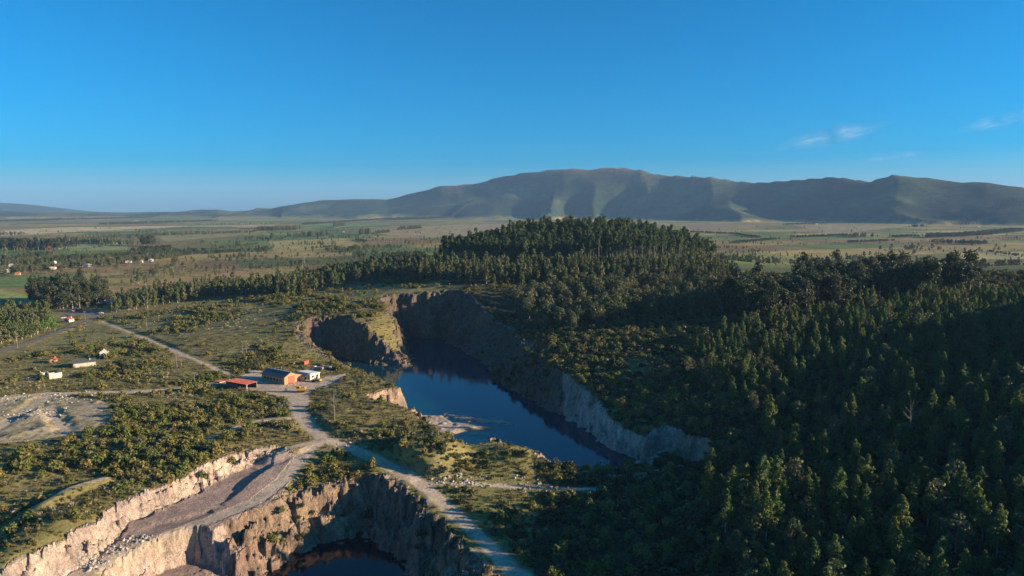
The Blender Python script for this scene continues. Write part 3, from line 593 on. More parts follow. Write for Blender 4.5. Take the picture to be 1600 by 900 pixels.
# ---- grey-green broadleaf trees above the lake, dark ones to the right
c = candidates(8.5, 760, (-8, 42), 380, 4)
BR = [(800,475),(850,455),(1000,448),(1110,455),(1120,490),(1060,500),(990,500),(900,520),(840,515)]
k = inpoly(c['px'], c['py'], BR) & land(c) & (c['u'] < .8)
plant_trees('broad', sub(c, k), 1.15 + .35 * c['w'][k], 'grey-green broadleaf tree', 'tree', 'broadleaf trees above the lake', 'broadleaf_wood')
BR2 = [(1120,500),(1150,455),(1240,448),(1490,447),(1520,462),(1330,480),(1210,505)]
k = inpoly(c['px'], c['py'], BR2) & land(c) & (c['u'] < .85) & ~((np.abs(c['px'] - 1200) < 45) & (np.abs(c['py'] - 462) < 14))
plant_trees('dark', sub(c, k), 1.7 + .6 * c['w'][k], 'dark broadleaf tree on the ridge', 'tree', 'dark trees on the right-hand ridge', 'ridge_wood')
# ---- left: big dark clump, the woodlot at the left edge
c = candidates(7, 1000, (-42, -20), 350, 5)
k = inpoly(c['px'], c['py'], [(50,478),(85,468),(165,466),(170,476),(110,484),(60,488)])
plant_trees('dark', sub(c, k), 1.5 + .5 * c['w'][k], 'dark roadside clump tree', 'tree', 'dark trees by the roadside yard', 'clump_wood')
k = inpoly(c['px'], c['py'], [(-120,560),(-40,548),(20,536),(70,522),(85,508),(70,492),(-120,492)]) & land(c)
plant_trees('woodlot', sub(c, k), np.full(k.sum(), 1.0), 'olive woodlot tree', 'tree', 'trees of the left woodlot', 'woodlot')
for (px, py, hh) in [(86,517,.9),(78,514,1.0),(70,519,.9)]:
    x, y = P(px, py, -1); put_tree('bright', 0, x, y, -1.4, hh, 1, px, 'bright green leafy tree at the edge of the left woodlot', 'tree', 'bright green trees by the left woodlot')

# ---- scrub
c = candidates(2.7, 760, (-41, 41), 120, 6); n1 = fbm(c['x'], c['y'], 34, 5, 211, .6); n2 = fbm(c['x'], c['y'], 60, 2, 215)
grassy = inpoly(c['px'], c['py'], [(500,600),(560,585),(640,640),(570,650),(520,665),(490,630)])
lush = inpoly(c['px'], c['py'], [(160,640),(240,615),(460,625),(460,650),(380,665),(330,690),(240,700),(160,690)]) | inpoly(c['px'], c['py'], [(0,740),(110,690),(330,690),(300,725),(190,770),(60,850),(0,860)]) | (c['px'] > 640)
dens = .05 + .85 * sstep(-.02, .2, n1 + .22 * lush + .3 * (c['px'] > 880) - .12 * grassy + .12 * n2 - .06)
clear = np.ones(len(c['x']), bool)
for bpx, bpy_, rr0 in ((440,592,24),(370,604,13),(493,588,14),(470,610,8),(132,570,9),(163,557,6),(84,590,7),(108,502,6),(158,474,10),(343,597,5)):
    q_ = P(bpx, bpy_, 0); clear &= np.hypot(c['x'] - q_[0], c['y'] - q_[1]) > rr0
for kind_, pl_, zs_, w_ in road_w:
    clear &= polydist(c['x'], c['y'], pl_, None, False)[0] > w_ * .5 + 2.5
white = inpoly(c['px'], c['py'], [(860,585),(1000,625),(1100,705),(1100,742),(1000,728),(850,645)]) & (c['m']['rock'] > .2)
bare = ((c['m']['rock'] > .4) & (c['px'] < 800) & (c['py'] < 580) & (c['u'] > .12)) | ((c['m']['rock'] > .3) & (c['py'] > 690) & (c['px'] < 760) & (c['w'] > .3))
shore = inpoly(c['px'], c['py'], [(590,640),(830,650),(830,690),(715,712),(655,682),(590,668)])
hump = inpoly(c['px'], c['py'], [(575,690),(600,665),(660,655),(725,700),(725,748),(640,735)])
bare &= ~hump; dens = np.where(hump, .85, dens)
okl = land(c) & clear & ~white & ~bare & ~(shore & ~hump) & (c['sl'] < np.where(c['px'] > 860, 1.3, np.where((c['px'] > 660) | (c['py'] < 545) | hump, 2.6, 1.3))) & ~(inpoly(c['px'], c['py'], diggings_px) & (c['u'] > .22))
tree_zone = inpoly(c['px'], c['py'], EUC) & (c['py'] < 720)
k = okl & (c['u'] < dens) & ~(tree_zone & (c['v'] < .6)); s_ = sub(c, k)
size = (.8 + 2.2 * s_['v']**2.2 + .5 * np.clip(n1[k], 0, 1)) * np.where(s_['px'] > 860, 1.2, np.where(s_['px'] > 600, .85, 1.0))
dk = (s_['w'] < np.where(s_['px'] > 640, .5, .10)) 
for mask, meshes, nm, lab, grp, mat in ((~dk, SHR, 'shrub', 'olive-green rounded shrub', 'olive shrubs of the scrub', 0), (dk, DSH, 'dark_shrub', 'dark evergreen shrub', 'dark shrubs of the scrub', 0)):
    t = sub(s_, mask); sz = size[mask]; inf = (t['px'] > 0) & (t['px'] < 1600) & (t['py'] < 900)
    order = np.argsort(np.where(inf, -sz / t['r'], 9)); vi = (t['u'] * 9973).astype(int) % len(meshes); solo = order[:300]
    for i in solo:
        o = bpy.data.objects.new(nm, meshes[vi[i]]); C.objects.link(o); o.location = (t['x'][i], t['y'][i], t['z'][i] - .1); o.rotation_euler = (0, 0, t['w'][i] * 20); o.scale = (sz[i],) * 3; tag(o, '%s %s, %s' % (sized(sz[i], 2.2, 3.1, ('small', 'broad', 'very large')), lab, where(t['px'][i], t['py'][i])), 'shrub', grp)
    rest = order[300:]; stuff(nm + '_cover', meshes, np.stack([t['x'], t['y'], t['z'] - .1], 1)[rest], np.stack([sz, sz, sz * .95], 1)[rest], t['w'][rest] * 20, vi[rest])
k = okl & (c['v'] < .55) & (c['r'] < 560) & ~tree_zone; t = sub(c, k)
sz = .8 + .9 * t['u']; stuff('grass_cover', TUF, np.stack([t['x'], t['y'], t['z']], 1), np.stack([sz, sz, sz * .8], 1), t['w'] * 30, (t['u'] * 977).astype(int) % 4)
c2 = candidates(1.9, 470, (-40, 6), 125, 16); nn = fbm(c2['x'], c2['y'], 9, 3, 221); cl2 = np.ones(len(c2['x']), bool)
for kind_, pl_, zs_, w_ in road_w: cl2 &= polydist(c2['x'], c2['y'], pl_, None, False)[0] > w_ * .5 + .4
k = land(c2) & cl2 & (c2['sl'] < 2.2) & (c2['u'] < .42 + .5 * nn) & ((c2['m']['rock'] < .3) | (c2['v'] < .3)) & ~inpoly(c2['px'], c2['py'], diggings_px) & (c2['px'] < 900); t = sub(c2, k); sz = .35 + .55 * t['v']
low = [i for i in range(len(t['x']))]; vi = np.where(t['w'] < .45, (t['u'] * 977).astype(int) % 4, 4 + (t['u'] * 977).astype(int) % 8)
stuff('low_scrub', TUF + SHR, np.stack([t['x'], t['y'], t['z'] - .05], 1), np.stack([sz * np.where(vi < 4, 2.2, 1)] * 3, 1), t['w'] * 50, vi)
# ---- pampas grass: white plumes in drifts
drift = [(330,500,60,14),(410,545,25,10),(225,585,22,12),(250,590,12,8),(290,620,40,10),(420,670,60,12),(40,605,60,10),(200,700,150,14),(230,760,120,16),(120,790,80,20),(60,690,80,10),
 (930,540,80,12),(1000,560,60,12),(900,525,50,8),(1020,790,90,26),(1350,750,50,14),(1120,790,60,30),(640,690,60,10),(380,640,60,10),(870,580,30,10)]
pd = np.zeros(len(c['x']))
for a, b, sa, sb in drift: pd = np.maximum(pd, np.exp(-((c['px'] - a) / sa)**2 - ((c['py'] - b) / sb)**2))
k = okl & (c['w'] < .5 * pd + .012) ; t = sub(c, k); sz = .55 + .55 * t['v']; order = visible_rank(t, 1.0); vi = (t['u'] * 977).astype(int) % 4
for i in order[:300]:
    o = bpy.data.objects.new('pampas_clump', PAM[vi[i]]); C.objects.link(o); o.location = (t['x'][i], t['y'][i], t['z'][i]); o.rotation_euler = (0, 0, t['v'][i] * 20); o.scale = (sz[i],) * 3
    tag(o, '%s pampas clump with pale plumes, %s' % (sized(t['v'][i], .35, .7, ('small', 'full', 'tall')), where(t['px'][i], t['py'][i])), 'grass clump', 'pampas clumps around the quarry')
if len(order) > 300:
    q = order[300:]; stuff('pampas_cover', PAM, np.stack([t['x'], t['y'], t['z']], 1)[q], np.stack([sz] * 3, 1)[q], t['v'][q] * 20, vi[q])

# ------------------------------------------------------------------ far woods, hedges and lone trees of the plain
def gz(x, y): return float(terrain(np.array([x]), np.array([y]))[0][0])
BELTS = [  # polyline px, depth m, height m, spacing, kind
 ([(-20,391),(98,389)], 60, 27, 9, 1), ([(104,380),(178,381)], 40, 19, 9, 0), ([(120,374),(240,369),(395,364)], 60, 12, 10, 0), ([(390,362),(466,360)], 70, 22, 11, 0), ([(468,371),(516,370)], 40, 20, 10, 0),
 ([(560,368),(579,367)], 30, 24, 9, 0), ([(586,366),(606,364)], 30, 15, 9, 0), ([(622,360),(657,358)], 40, 18, 10, 0), ([(521,356),(538,354)], 40, 24, 12, 0), ([(470,352),(560,346),(640,341)], 80, 14, 16, 1),
 ([(600,345),(740,340)], 140, 22, 18, 1), ([(-20,348),(120,344),(330,338)], 220, 18, 24, 1), ([(150,352),(330,346)], 120, 14, 18, 1), ([(330,341),(480,336)], 250, 20, 26, 1), ([(0,339),(200,336),(420,334)], 400, 22, 32, 1),
 ([(1427,355),(1447,355)], 30, 15, 9, 1), ([(1455,372),(1545,368),(1600,362)], 60, 15, 10, 1), ([(1400,371),(1440,370)], 40, 9, 8, 1), ([(1470,381),(1545,384)], 50, 12, 9, 1), ([(1562,342),(1640,339)], 200, 40, 18, 1),
 ([(1080,363),(1150,366),(1190,372)], 60, 8, 9, 1), ([(1150,380),(1220,374)], 40, 7, 9, 1), ([(1230,352),(1300,349)], 80, 9, 14, 1), ([(1240,372),(1330,368)], 40, 9, 9, 1), ([(1330,380),(1400,377)], 30, 8, 9, 1),
 ([(-10,426),(120,415),(260,404)], 80, 11, 6.5, 2), ([(-10,414),(180,402)], 90, 10, 8, 2), ([(60,414),(110,409)], 60, 13, 8, 1), ([(150,404),(330,392)], 40, 9, 9, 1), ([(20,408),(60,402)], 50, 12, 9, 1), ([(250,404),(300,398),(420,392)], 30, 9, 8, 1), ([(320,405),(378,402)], 30, 10, 6, 1), ([(200,398),(250,394)], 60, 16, 9, 1), ([(215,384),(235,384)], 30, 26, 9, 1),
 ([(340,388),(400,382)], 20, 7, 8, 1), ([(484,389),(530,386)], 20, 7, 8, 1), ([(555,376),(570,379)], 20, 8, 7, 1), ([(1080,341),(1110,342)], 80, 10, 16, 1), ([(1430,340),(1480,338)], 80, 14, 14, 1), ([(820,338),(1000,340)], 200, 18, 22, 1),
 ([(1550,395),(1600,402)], 20, 7, 8, 1), ([(40,440),(150,434),(260,420)], 8, 5, 12, 2), ([(300,352),(430,350)], 30, 9, 14, 1), ([(1500,352),(1600,350)], 120, 10, 16, 1)]
g = np.random.default_rng(77); bx_, by_, bh_, bk_ = [], [], [], []
for pl, dep, hh, spc, kd in BELTS:
    wp = [P(a, b, 0) for a, b in pl]
    for (x0, y0), (x1, y1) in zip(wp[:-1], wp[1:]):
        n = int(math.hypot(x1 - x0, y1 - y0) * dep / spc**2) + 2; t = g.uniform(0, 1, n)
        bx_ += list(x0 + (x1 - x0) * t + g.normal(0, 3, n)); by_ += list(y0 + (y1 - y0) * t + g.uniform(-.3 if kd == 2 else 0, 1, n) * dep); bh_ += list(hh * g.uniform(.65, 1.15, n)); bk_ += [kd] * n
# scattered bushes of the rough pasture
n = 12000; aa = np.radians(g.uniform(-38, 38, n)); rr_ = 1 / g.uniform(1 / 3600, 1 / 800, n); fx, fy = np.sin(aa) * rr_, np.cos(aa) * rr_; kk = fbm(fx, fy, 160, 3, 301) > .06
bx_ += list(fx[kk]); by_ += list(fy[kk]); bh_ += list(1.5 + 7 * g.uniform(0, 1, kk.sum())**3); bk_ += [1] * int(kk.sum())
n = 26000; aa = np.radians(g.uniform(-38, 38, n)); rr_ = 1 / g.uniform(1 / 4200, 1 / 950, n); fx, fy = np.sin(aa) * rr_, np.cos(aa) * rr_
u1 = fx * .93 + fy * .37; u2 = -fx * .37 + fy * .93; c2_ = np.floor(u2 / 210); q1 = u1 / 330 + .35 * np.sin(c2_ * 2.1); c1_ = np.floor(q1)
edge_ = (np.minimum(q1 - c1_, 1 - q1 + c1_) * 330 < 7) | (np.abs(u2 / 210 - c2_) * 210 < 7); keep = edge_ & (_h(c1_, c2_, 21) > .35) & (vnoise(fx / 60, fy / 60, 23) > .4)
bx_ += list(fx[keep]); by_ += list(fy[keep]); bh_ += list(g.uniform(4, 12, keep.sum())); bk_ += [1] * int(keep.sum())
for i in range(90):
    a0 = R(g.uniform(-37, 37)); r0 = 1 / g.uniform(1 / 3800, 1 / 1050); n = int(g.uniform(5, 34)); hh = g.uniform(7, 17)
    bx_ += list(math.sin(a0) * r0 + g.normal(0, 34, n)); by_ += list(math.cos(a0) * r0 + g.normal(0, 16, n)); bh_ += list(hh * g.uniform(.6, 1.15, n)); bk_ += [int(g.integers(0, 3))] * n
bx_, by_, bh_, bk_ = map(np.array, (bx_, by_, bh_, bk_)); bz_, bm_ = terrain(bx_, by_)
qx_, qy_ = proj(bx_, by_, bz_); openf = inpoly(qx_, qy_, [(170,416),(300,402),(430,398),(430,446),(170,466),(60,442),(110,424)])
ok = ~(openf & (g.uniform(0, 1, len(bx_)) > .3) & (bh_ > 3)) & ~((((bx_ - 75) / 170)**2 + ((by_ - 868) / 130)**2) < 1) & (bm_['dirt'] < .3) & (bm_['asphalt'] < .2)
bx_, by_, bh_, bk_, bz_ = bx_[ok], by_[ok], bh_[ok], bk_[ok], bz_[ok]
for kd, kind, nm in ((0, 'pine', 'far_plantation'), (1, 'dark', 'far_woodland'), (2, 'broad', 'village_trees')):
    q = bk_ == kd; H0 = {'pine': 13., 'dark': 12., 'broad': 12.}[kind]; sc = bh_[q] / H0
    stuff(nm, [f[2] for f in FORMS[kind]], np.stack([bx_[q], by_[q], bz_[q] - .3], 1), np.stack([sc, sc, sc], 1), g.uniform(0, 6, q.sum()), g.integers(0, 4, q.sum()))
LONE = [('dark', 103, 375, 1.5, 'lone dark tree left of the far white farmhouse'), ('dark', 425, 376, 1.9, 'lone dark tree at the left end of the yellow-green field'), ('dark', 405, 400, 1.5, 'leftmost dark tree of the pair beyond the tree belt'), ('dark', 415, 399, 1.6, 'rightmost dark tree of the pair beyond the tree belt'),
 ('rust', 77, 398, 1.7, 'rust-red autumn tree standing above the village roofs'), ('rust', 83, 407, 1.1, 'small reddish autumn tree among the village houses'), ('rust', 1464, 384, 1.6, 'lone pinkish autumn tree in the fields right of the ridge'), ('broad', 600, 397, 1.2, 'small round tree beside the orchard rows'), ('dark', 1236, 376, 1.4, 'lone dark tree in the pasture left of the right-hand fields'),
 ('bright', 143, 553, .62, 'bright green leafy tree beside the ruined white gable'), ('rust', 140, 476, .9, 'orange-tinted tree beside the red-roofed house'), ('broad', 8, 398, 1.5, 'grey bushy tree at the left edge by the tall wood'), ('broad', 1075, 585, .9, 'pale green tree low on the forest edge'), ('bright', 1145, 632, .8, 'brighter green tree amid the shaded forest edge'),
 ('broad', 430, 583, .55, 'green bushy tree behind the brick warehouse'), ('dark', 405, 573, .62, 'dark tree behind the far end of the brick warehouse'), ('dark', 390, 577, .5, 'small dark tree between the red shed and the warehouse'), ('broad', 1180, 530, 1.5, 'tall grey conifer-like tree at the forest edge'), ('broad', 222, 700, .5, 'round green tree in the scrub above the pale cliff'), ('dark', 102, 722, .45, 'dark round tree in the scrub left of the path')]
def ground_at(px, py):
    z = 0.0
    for _ in range(14): x, y = P(px, py, z); z = z * .4 + .6 * gz(x, y)
    return x, y, gz(x, y)
for kind, px, py, sc, lab in LONE:
    x, y, z = ground_at(px, py); put_tree(kind, px % 2, x, y, z - .3, sc, 1.0, px, lab, 'tree', None)
# orchard rows on the plain
op, ors = [], []
for i in range(16):
    for j in range(10):
        x, y = P(590 + 11 * i * .55, 372 + 1.3 * j + .15 * i, 0); op.append((x, y, gz(x, y))); ors.append(.28)
for j in range(9):
    for i in range(26):
        x, y = P(1566 + 2.4 * i, 369 + 1.0 * j, 0); op.append((x, y, gz(x, y))); ors.append(.3)
ors = np.array(ors); stuff('orchard', [f[2] for f in FORMS['broad']], op, np.stack([ors] * 3, 1), g.uniform(0, 6, len(op)), g.integers(0, 4, len(op)))

# ------------------------------------------------------------------ building kit
MAT['brick'] = plain_mat('orange_brick', (.42, .22, .11), .85, var=.3, sc=2); MAT['slate'] = plain_mat('dark_roof_sheet', (.075, .08, .085), .6, var=.3); MAT['reddoor'] = plain_mat('red_door', (.42, .09, .05), .6, var=.15)
MAT['cream'] = plain_mat('cream_render', (.66, .58, .42), .8, var=.15); MAT['zinc'] = plain_mat('pale_roof_sheet', (.62, .62, .60), .5, var=.12); MAT['glass'] = plain_mat('window_glass', (.03, .035, .04), .15, var=.1)
MAT['rustroof'] = plain_mat('rusty_red_sheet', (.45, .11, .05), .7, var=.45, sc=.8); MAT['wood'] = plain_mat('weathered_wood', (.20, .16, .12), .85); MAT['white'] = plain_mat('white_paint', (.5, .48, .45), .7, var=.15)
MAT['tile'] = plain_mat('red_tile', (.36, .06, .05), .7, var=.25); MAT['yellow'] = plain_mat('machine_yellow', (.55, .27, .04), .5, var=.2); MAT['black'] = plain_mat('black_rubber', (.03, .03, .03), .8); MAT['steel'] = plain_mat('grey_steel', (.22, .22, .22), .5, .4)
MAT['red'] = plain_mat('red_paint', (.50, .03, .03), .35, var=.08); MAT['blue'] = plain_mat('blue_paint', (.06, .13, .30), .4, var=.08); MAT['dark'+'paint'] = plain_mat('dark_paint', (.05, .055, .065), .35, var=.08); MAT['ruin'] = plain_mat('old_plaster', (.46, .40, .32), .9, var=.4)
class MB:
    def __init__(s): s.bm = bmesh.new()
    def box(s, c, d, rot=None):
        r = bmesh.ops.create_cube(s.bm, size=1); M = Matrix.Translation(c) @ (rot.to_4x4() if rot else Matrix()) @ Matrix.Diagonal((*d, 1)); bmesh.ops.transform(s.bm, matrix=M, verts=r['verts']); return s
    def bar(s, a, b, w, h=None):
        a, b = Vector(a), Vector(b); d = b - a; q = d.to_track_quat('Z', 'Y').to_matrix(); return s.box((a + b) / 2, (w, h or w, d.length), q)
    def cyl(s, c, r, L, axis='Z', seg=10, r2=None):
        k = bmesh.ops.create_cone(s.bm, cap_ends=True, segments=seg, radius1=r, radius2=r if r2 is None else r2, depth=L); q = Vector({'X': (1,0,0), 'Y': (0,1,0), 'Z': (0,0,1)}[axis]).to_track_quat('Z', 'Y').to_matrix().to_4x4()
        bmesh.ops.transform(s.bm, matrix=Matrix.Translation(c) @ q, verts=k['verts']); return s
    def prism(s, prof, y0, y1):             # profile in XZ, extruded along Y
        a = [s.bm.verts.new((x, y0, z)) for x, z in prof]; b = [s.bm.verts.new((x, y1, z)) for x, z in prof]; n = len(prof)
        s.bm.faces.new(a); s.bm.faces.new(b[::-1])
        for i in range(n): s.bm.faces.new((a[i], b[i], b[(i + 1) % n], a[(i + 1) % n]))
        return s
    def build(s, name, mat, parent=None):
        bmesh.ops.recalc_face_normals(s.bm, faces=s.bm.faces); me = bpy.data.meshes.new(name); s.bm.to_mesh(me); s.bm.free(); me.materials.append(MAT[mat])
        o = bpy.data.objects.new(name, me); C.objects.link(o); o.parent = parent; return o
def empty(name, loc, rz, label, cat, group=None):
    e = bpy.data.objects.new(name, None); C.objects.link(e); e.location = loc; e.rotation_euler = (0, 0, rz); return tag(e, label, cat, group)
def copy_tree(o, parent=None):
    c_ = o.copy(); C.objects.link(c_); c_.parent = parent
    for ch in o.children: copy_tree(ch, c_)
    return c_
def slab(prof, t):                            # roof skin following a line of points, thickness t upwards
    return list(prof) + [(x, z + t) for x, z in reversed(prof)]
def window(e, x, y, z, w, h, face='y', mat='glass'):
    f = MB().box((x, y, z), (w + .16, .12, h + .16) if face == 'y' else (.12, w + .16, h + .16)).build('window', 'white' if mat == 'glass' else 'wood', e)
    MB().box((x, y - .05, z) if face == 'y' else (x - .05, y, z), (w, .1, h) if face == 'y' else (.1, w, h)).build('pane', 'glass', f)

# ---- brick warehouse, its office, the open red shed
A = Vector((*P(444.7, 601.3, 0), 0)); B = Vector((*P(409, 583, 4.2), 0)); ey = (B - A).normalized(); rz = math.atan2(-ey.x, ey.y)
e = empty('brick_warehouse', (A.x, A.y, 0), rz, 'long orange brick warehouse with dark pitched roof and red sliding door', 'warehouse'); Lw = (B - A).length
MB().prism([(0, -.5), (9.2, -.5), (9.2, 4.2), (4.6, 6.3), (0, 4.2)], 0, Lw).build('wall', 'brick', e)
MB().prism([(9.2, -.5), (14.2, -.5), (14.2, 2.7), (9.2, 4.1)], .25, 11).build('side_wing', 'brick', e)
MB().prism(slab([(-.5, 3.99), (4.6, 6.33)], .16), -.3, Lw + .3).build('roof', 'slate', e); MB().prism(slab([(4.6, 6.33), (9.4, 4.14)], .16), -.3, Lw + .3).build('roof', 'slate', e)
MB().prism(slab([(9.2, 4.16), (14.6, 2.62)], .14), 0, 11.3).build('wing_roof', 'brick', e)
MB().box((4.6, Lw / 2, 6.52), (.5, Lw + .6, .12)).build('ridge_cap', 'white', e)
d = MB().box((4.9, -.08, 2.1), (4.3, .16, 4.2)).build('door', 'reddoor', e)
for i in range(5): MB().box((3.2 + .86 * i, -.18, 2.1), (.08, .06, 4.1)).build('door_rib', 'reddoor', d)
for i in range(6): window(e, -.03, 3.2 + i * (Lw - 6) / 5, 2.1, 1.8, 1.3, 'x')
window(e, 12.4, .2, 1.6, 1.6, 1.2); MB().box((10.2, .2, 1.05), (1.0, .1, 2.1)).build('side_door', 'white', e)
MB().cyl((6.8, Lw * .55, 7.2), .22, 1.6).build('chimney_pipe', 'steel', e)
x, y = P(484.6, 593.8, 0); e = empty('site_office', (x, y, 0), rz, 'cream office hut with pale sheet roof beside the brick warehouse', 'hut')
MB().box((3.6, 5.5, 1.4), (7.2, 11, 3.4)).build('wall', 'cream', e)
MB().prism(slab([(0, 3.75), (7.8, 3.05)], .14), -.5, 11.5).build('roof', 'zinc', e); MB().prism(slab([(-4.8, 2.6), (0, 3.75)], .14), -.2, 11.2).build('shaded_carport_roof', 'slate', e)  # left slope's shade put into its colour: dark sheet beside the pale one
MB().prism([(0, 3.09), (7.2, 3.09), (0, 3.74)], .02, 10.98).build('gable', 'cream', e)
for xx in (-4.5, -2.2): MB().bar((xx, .1, -.3), (xx, .1, 2.7), .18).build('post', 'wood', e)
MB().box((-4.6, 5.6, 1.0), (.12, 10.5, 2.6)).build('back_wall', 'brick', e); window(e, 2.0, -.02, 1.7, 1.5, 1.2); window(e, 5.3, -.02, 1.7, 1.5, 1.2)
a = Vector((*P(385.8, 610, 0), 0)); b = Vector((*P(354, 604.5, 0), 0)); ex_ = (a - b).normalized(); rs = math.atan2(ex_.y, ex_.x); Ls = (a - b).length
e = empty('open_shed', (b.x, b.y, 0), rs, 'open-sided shed with a rusty red sheet roof left of the warehouse', 'shed')
MB().prism(slab([(-.4, 3.3), (Ls + .5, 3.3)], .14), -.6, 7.4).build('roof', 'rustroof', e)
for i in range(4):
    for j in (0, 6.8): MB().bar((i * Ls / 3, j, -.4), (i * Ls / 3, j, 3.32), .3 if i == 3 else .18).build('post', 'white' if (i == 3 and j == 0) else 'wood', e)
MB().box((Ls / 2, 6.95, 1.5), (Ls, .12, 3.4)).build('back_wall', 'slate', e); MB().box((-.05, 3.4, 1.5), (.12, 6.7, 3.4)).build('side_wall', 'slate', e); MB().box((Ls * .3, 0, 1.2), (Ls * .55, .1, 2.6)).build('front_wall', 'slate', e)
for i in range(14): MB().box((-.2 + i * (Ls + .4) / 13, 3.4, 3.47), (.07, 7.9, .06)).build('roof_rib', 'rustroof', e)
x, y = P(343, 596.5, 0); e = empty('fallen_roof', (x, y, .2), rs, 'rusty red roof sheets lying on low blocks left of the red shed', 'roof sheets')
for i in range(4): MB().box((i * 1.6 - 2.4, 0, .35 + .08 * (i % 2)), (1.5, 4.2, .06), Matrix.Rotation(.08 * (i - 1.5), 3, 'Y')).build('sheet', 'rustroof', e)
for i in (-2, 2): MB().box((i, 0, 0), (.4, 4, .7)).build('block', 'ruin', e)
x, y, z = ground_at(477, 569); e = empty('rusty_container', (x, y, z), rz + .2, 'small orange rusty container on the slope behind the office', 'container')
MB().box((0, 0, 1.1), (4.6, 2.3, 2.3)).build('body', 'rustroof', e)
for i in range(8): MB().box((-2.1 + i * .6, -1.18, 1.1), (.12, .08, 2.2)).build('rib', 'rustroof', e)
MB().box((2.33, 0, 1.1), (.06, 2.1, 2.1)).build('door', 'brick', e)

# ---- vehicles and machines
def excavator(x, y, z, rz, label):
    e = empty('excavator', (x, y, z), rz, label, 'excavator'); e.scale = (1.2,) * 3
    for s in (-1, 1):
        MB().prism([(-1.9, .3), (-1.5, 0), (1.5, 0), (1.9, .3), (1.9, .6), (1.5, .9), (-1.5, .9), (-1.9, .6)], s * 1.15 - .3, s * 1.15 + .3).build('track', 'black', e)
    MB().box((0, 0, .75), (1.8, 1.8, .5)).build('undercarriage', 'steel', e)
    b = MB().prism([(-1.6, 1.0), (1.9, 1.0), (2.25, 1.3), (2.25, 2.0), (1.5, 2.15), (-1.6, 1.8)], -1.25, 1.25).build('body', 'yellow', e); MB().box((1.2, .7, 2.35), (.25, .25, .5)).build('exhaust', 'steel', b)
    c_ = MB().prism([(-1.7, 1.3), (-.1, 1.3), (-.1, 2.95), (-1.3, 2.95), (-1.7, 2.2)], -1.27, -.25).build('cab', 'yellow', e); MB().box((-.85, -1.29, 2.35), (1.0, .06, .9)).build('window', 'glass', c_); MB().box((-1.55, -.76, 2.5), (.06, .8, .8), Matrix.Rotation(.5, 3, 'Y')).build('window', 'glass', c_)
    MB().bar((-1.2, .3, 1.5), (-3.3, .3, 4.2), .4, .5).bar((-3.3, .3, 4.2), (-5.2, .3, 4.3), .36, .45).build('boom', 'yellow', e); MB().bar((-5.1, .3, 4.4), (-6.6, .3, 1.9), .3, .4).build('stick', 'yellow', e)
    MB().bar((-1.6, .3, 2.6), (-3.1, .3, 3.6), .14).build('hydraulic_ram', 'steel', e); MB().prism([(-6.9, 2.0), (-6.3, 2.0), (-6.0, 1.2), (-6.6, .9), (-7.1, 1.3)], -.25, .85).build('bucket', 'steel', e)
x, y = P(470, 612.5, 0); excavator(x, y, gz(x, y), .12, 'yellow tracked excavator with raised arm parked in the dirt yard')
def wheel(x, y, r, w, parent):
    o = MB().cyl((x, y, r), r, w, 'Y', 12).build('wheel', 'black', parent); MB().cyl((x, y, r), r * .55, w + .04, 'Y', 10).build('rim', 'steel', o)
def loader(x, y, z, rz, label):
    e = empty('wheel_loader', (x, y, z), rz, label, 'loader')
    for wx in (-1.3, 1.4):
        for wy in (-.95, .95): wheel(wx, wy, .7, .5, e)
    MB().prism([(-2.4, .8), (.4, .8), (.4, 1.5), (-.4, 1.9), (-2.4, 1.8)], -.75, .75).build('body', 'yellow', e); MB().box((1.3, 0, 1.0), (1.8, 1.1, .6)).build('front_frame', 'yellow', e)
    c_ = MB().box((.0, 0, 2.3), (1.3, 1.3, 1.5)).build('cab', 'steel', e); MB().box((0, -.66, 2.4), (1.0, .06, 1.0)).build('window', 'glass', c_)
    for s in (-1, 1): MB().bar((.7, s * .5, 1.5), (2.8, s * .5, .8), .2).build('lift_arm', 'yellow', e)
    MB().prism([(2.7, .2), (3.6, .15), (3.3, .9), (2.8, 1.3)], -1.2, 1.2).build('bucket', 'steel', e)
x, y = P(496, 596.8, 0); loader(x, y, gz(x, y), 2.7, 'dark yellow wheel loader parked in front of the cream office')
def truck(x, y, z, rz, cabm, label):
    e = empty('dump_truck', (x, y, z), rz, label, 'truck')
    for wx in (-2.2, -1.1, 2.3):
        for wy in (-1, 1): wheel(wx, wy, .5, .35, e)
    MB().box((0, 0, .8), (6.6, .9, .3)).build('chassis', 'steel', e); c_ = MB().prism([(1.5, .8), (3.3, .8), (3.3, 1.7), (2.9, 2.6), (1.5, 2.6)], -1.15, 1.15).build('cab', cabm, e); MB().box((3.14, 0, 2.1), (.06, 1.9, .7), Matrix.Rotation(-.42, 3, 'Y')).build('windscreen', 'glass', c_)
    MB().prism([(-3.4, 1.0), (1.2, 1.0), (1.5, 2.3), (-3.4, 2.2)], -1.2, 1.2).build('tipper_bed', 'steel', e)
for px, py, cm, lab in ((497, 578.5, 'white', 'grey old dump truck on the scrap heap, nearer the container'), (509, 577, 'red', 'old dump truck with a red cab at the cliff-edge scrap heap')):
    x, y, z = ground_at(px, py); truck(x, y, z, 2.9, cm, lab)
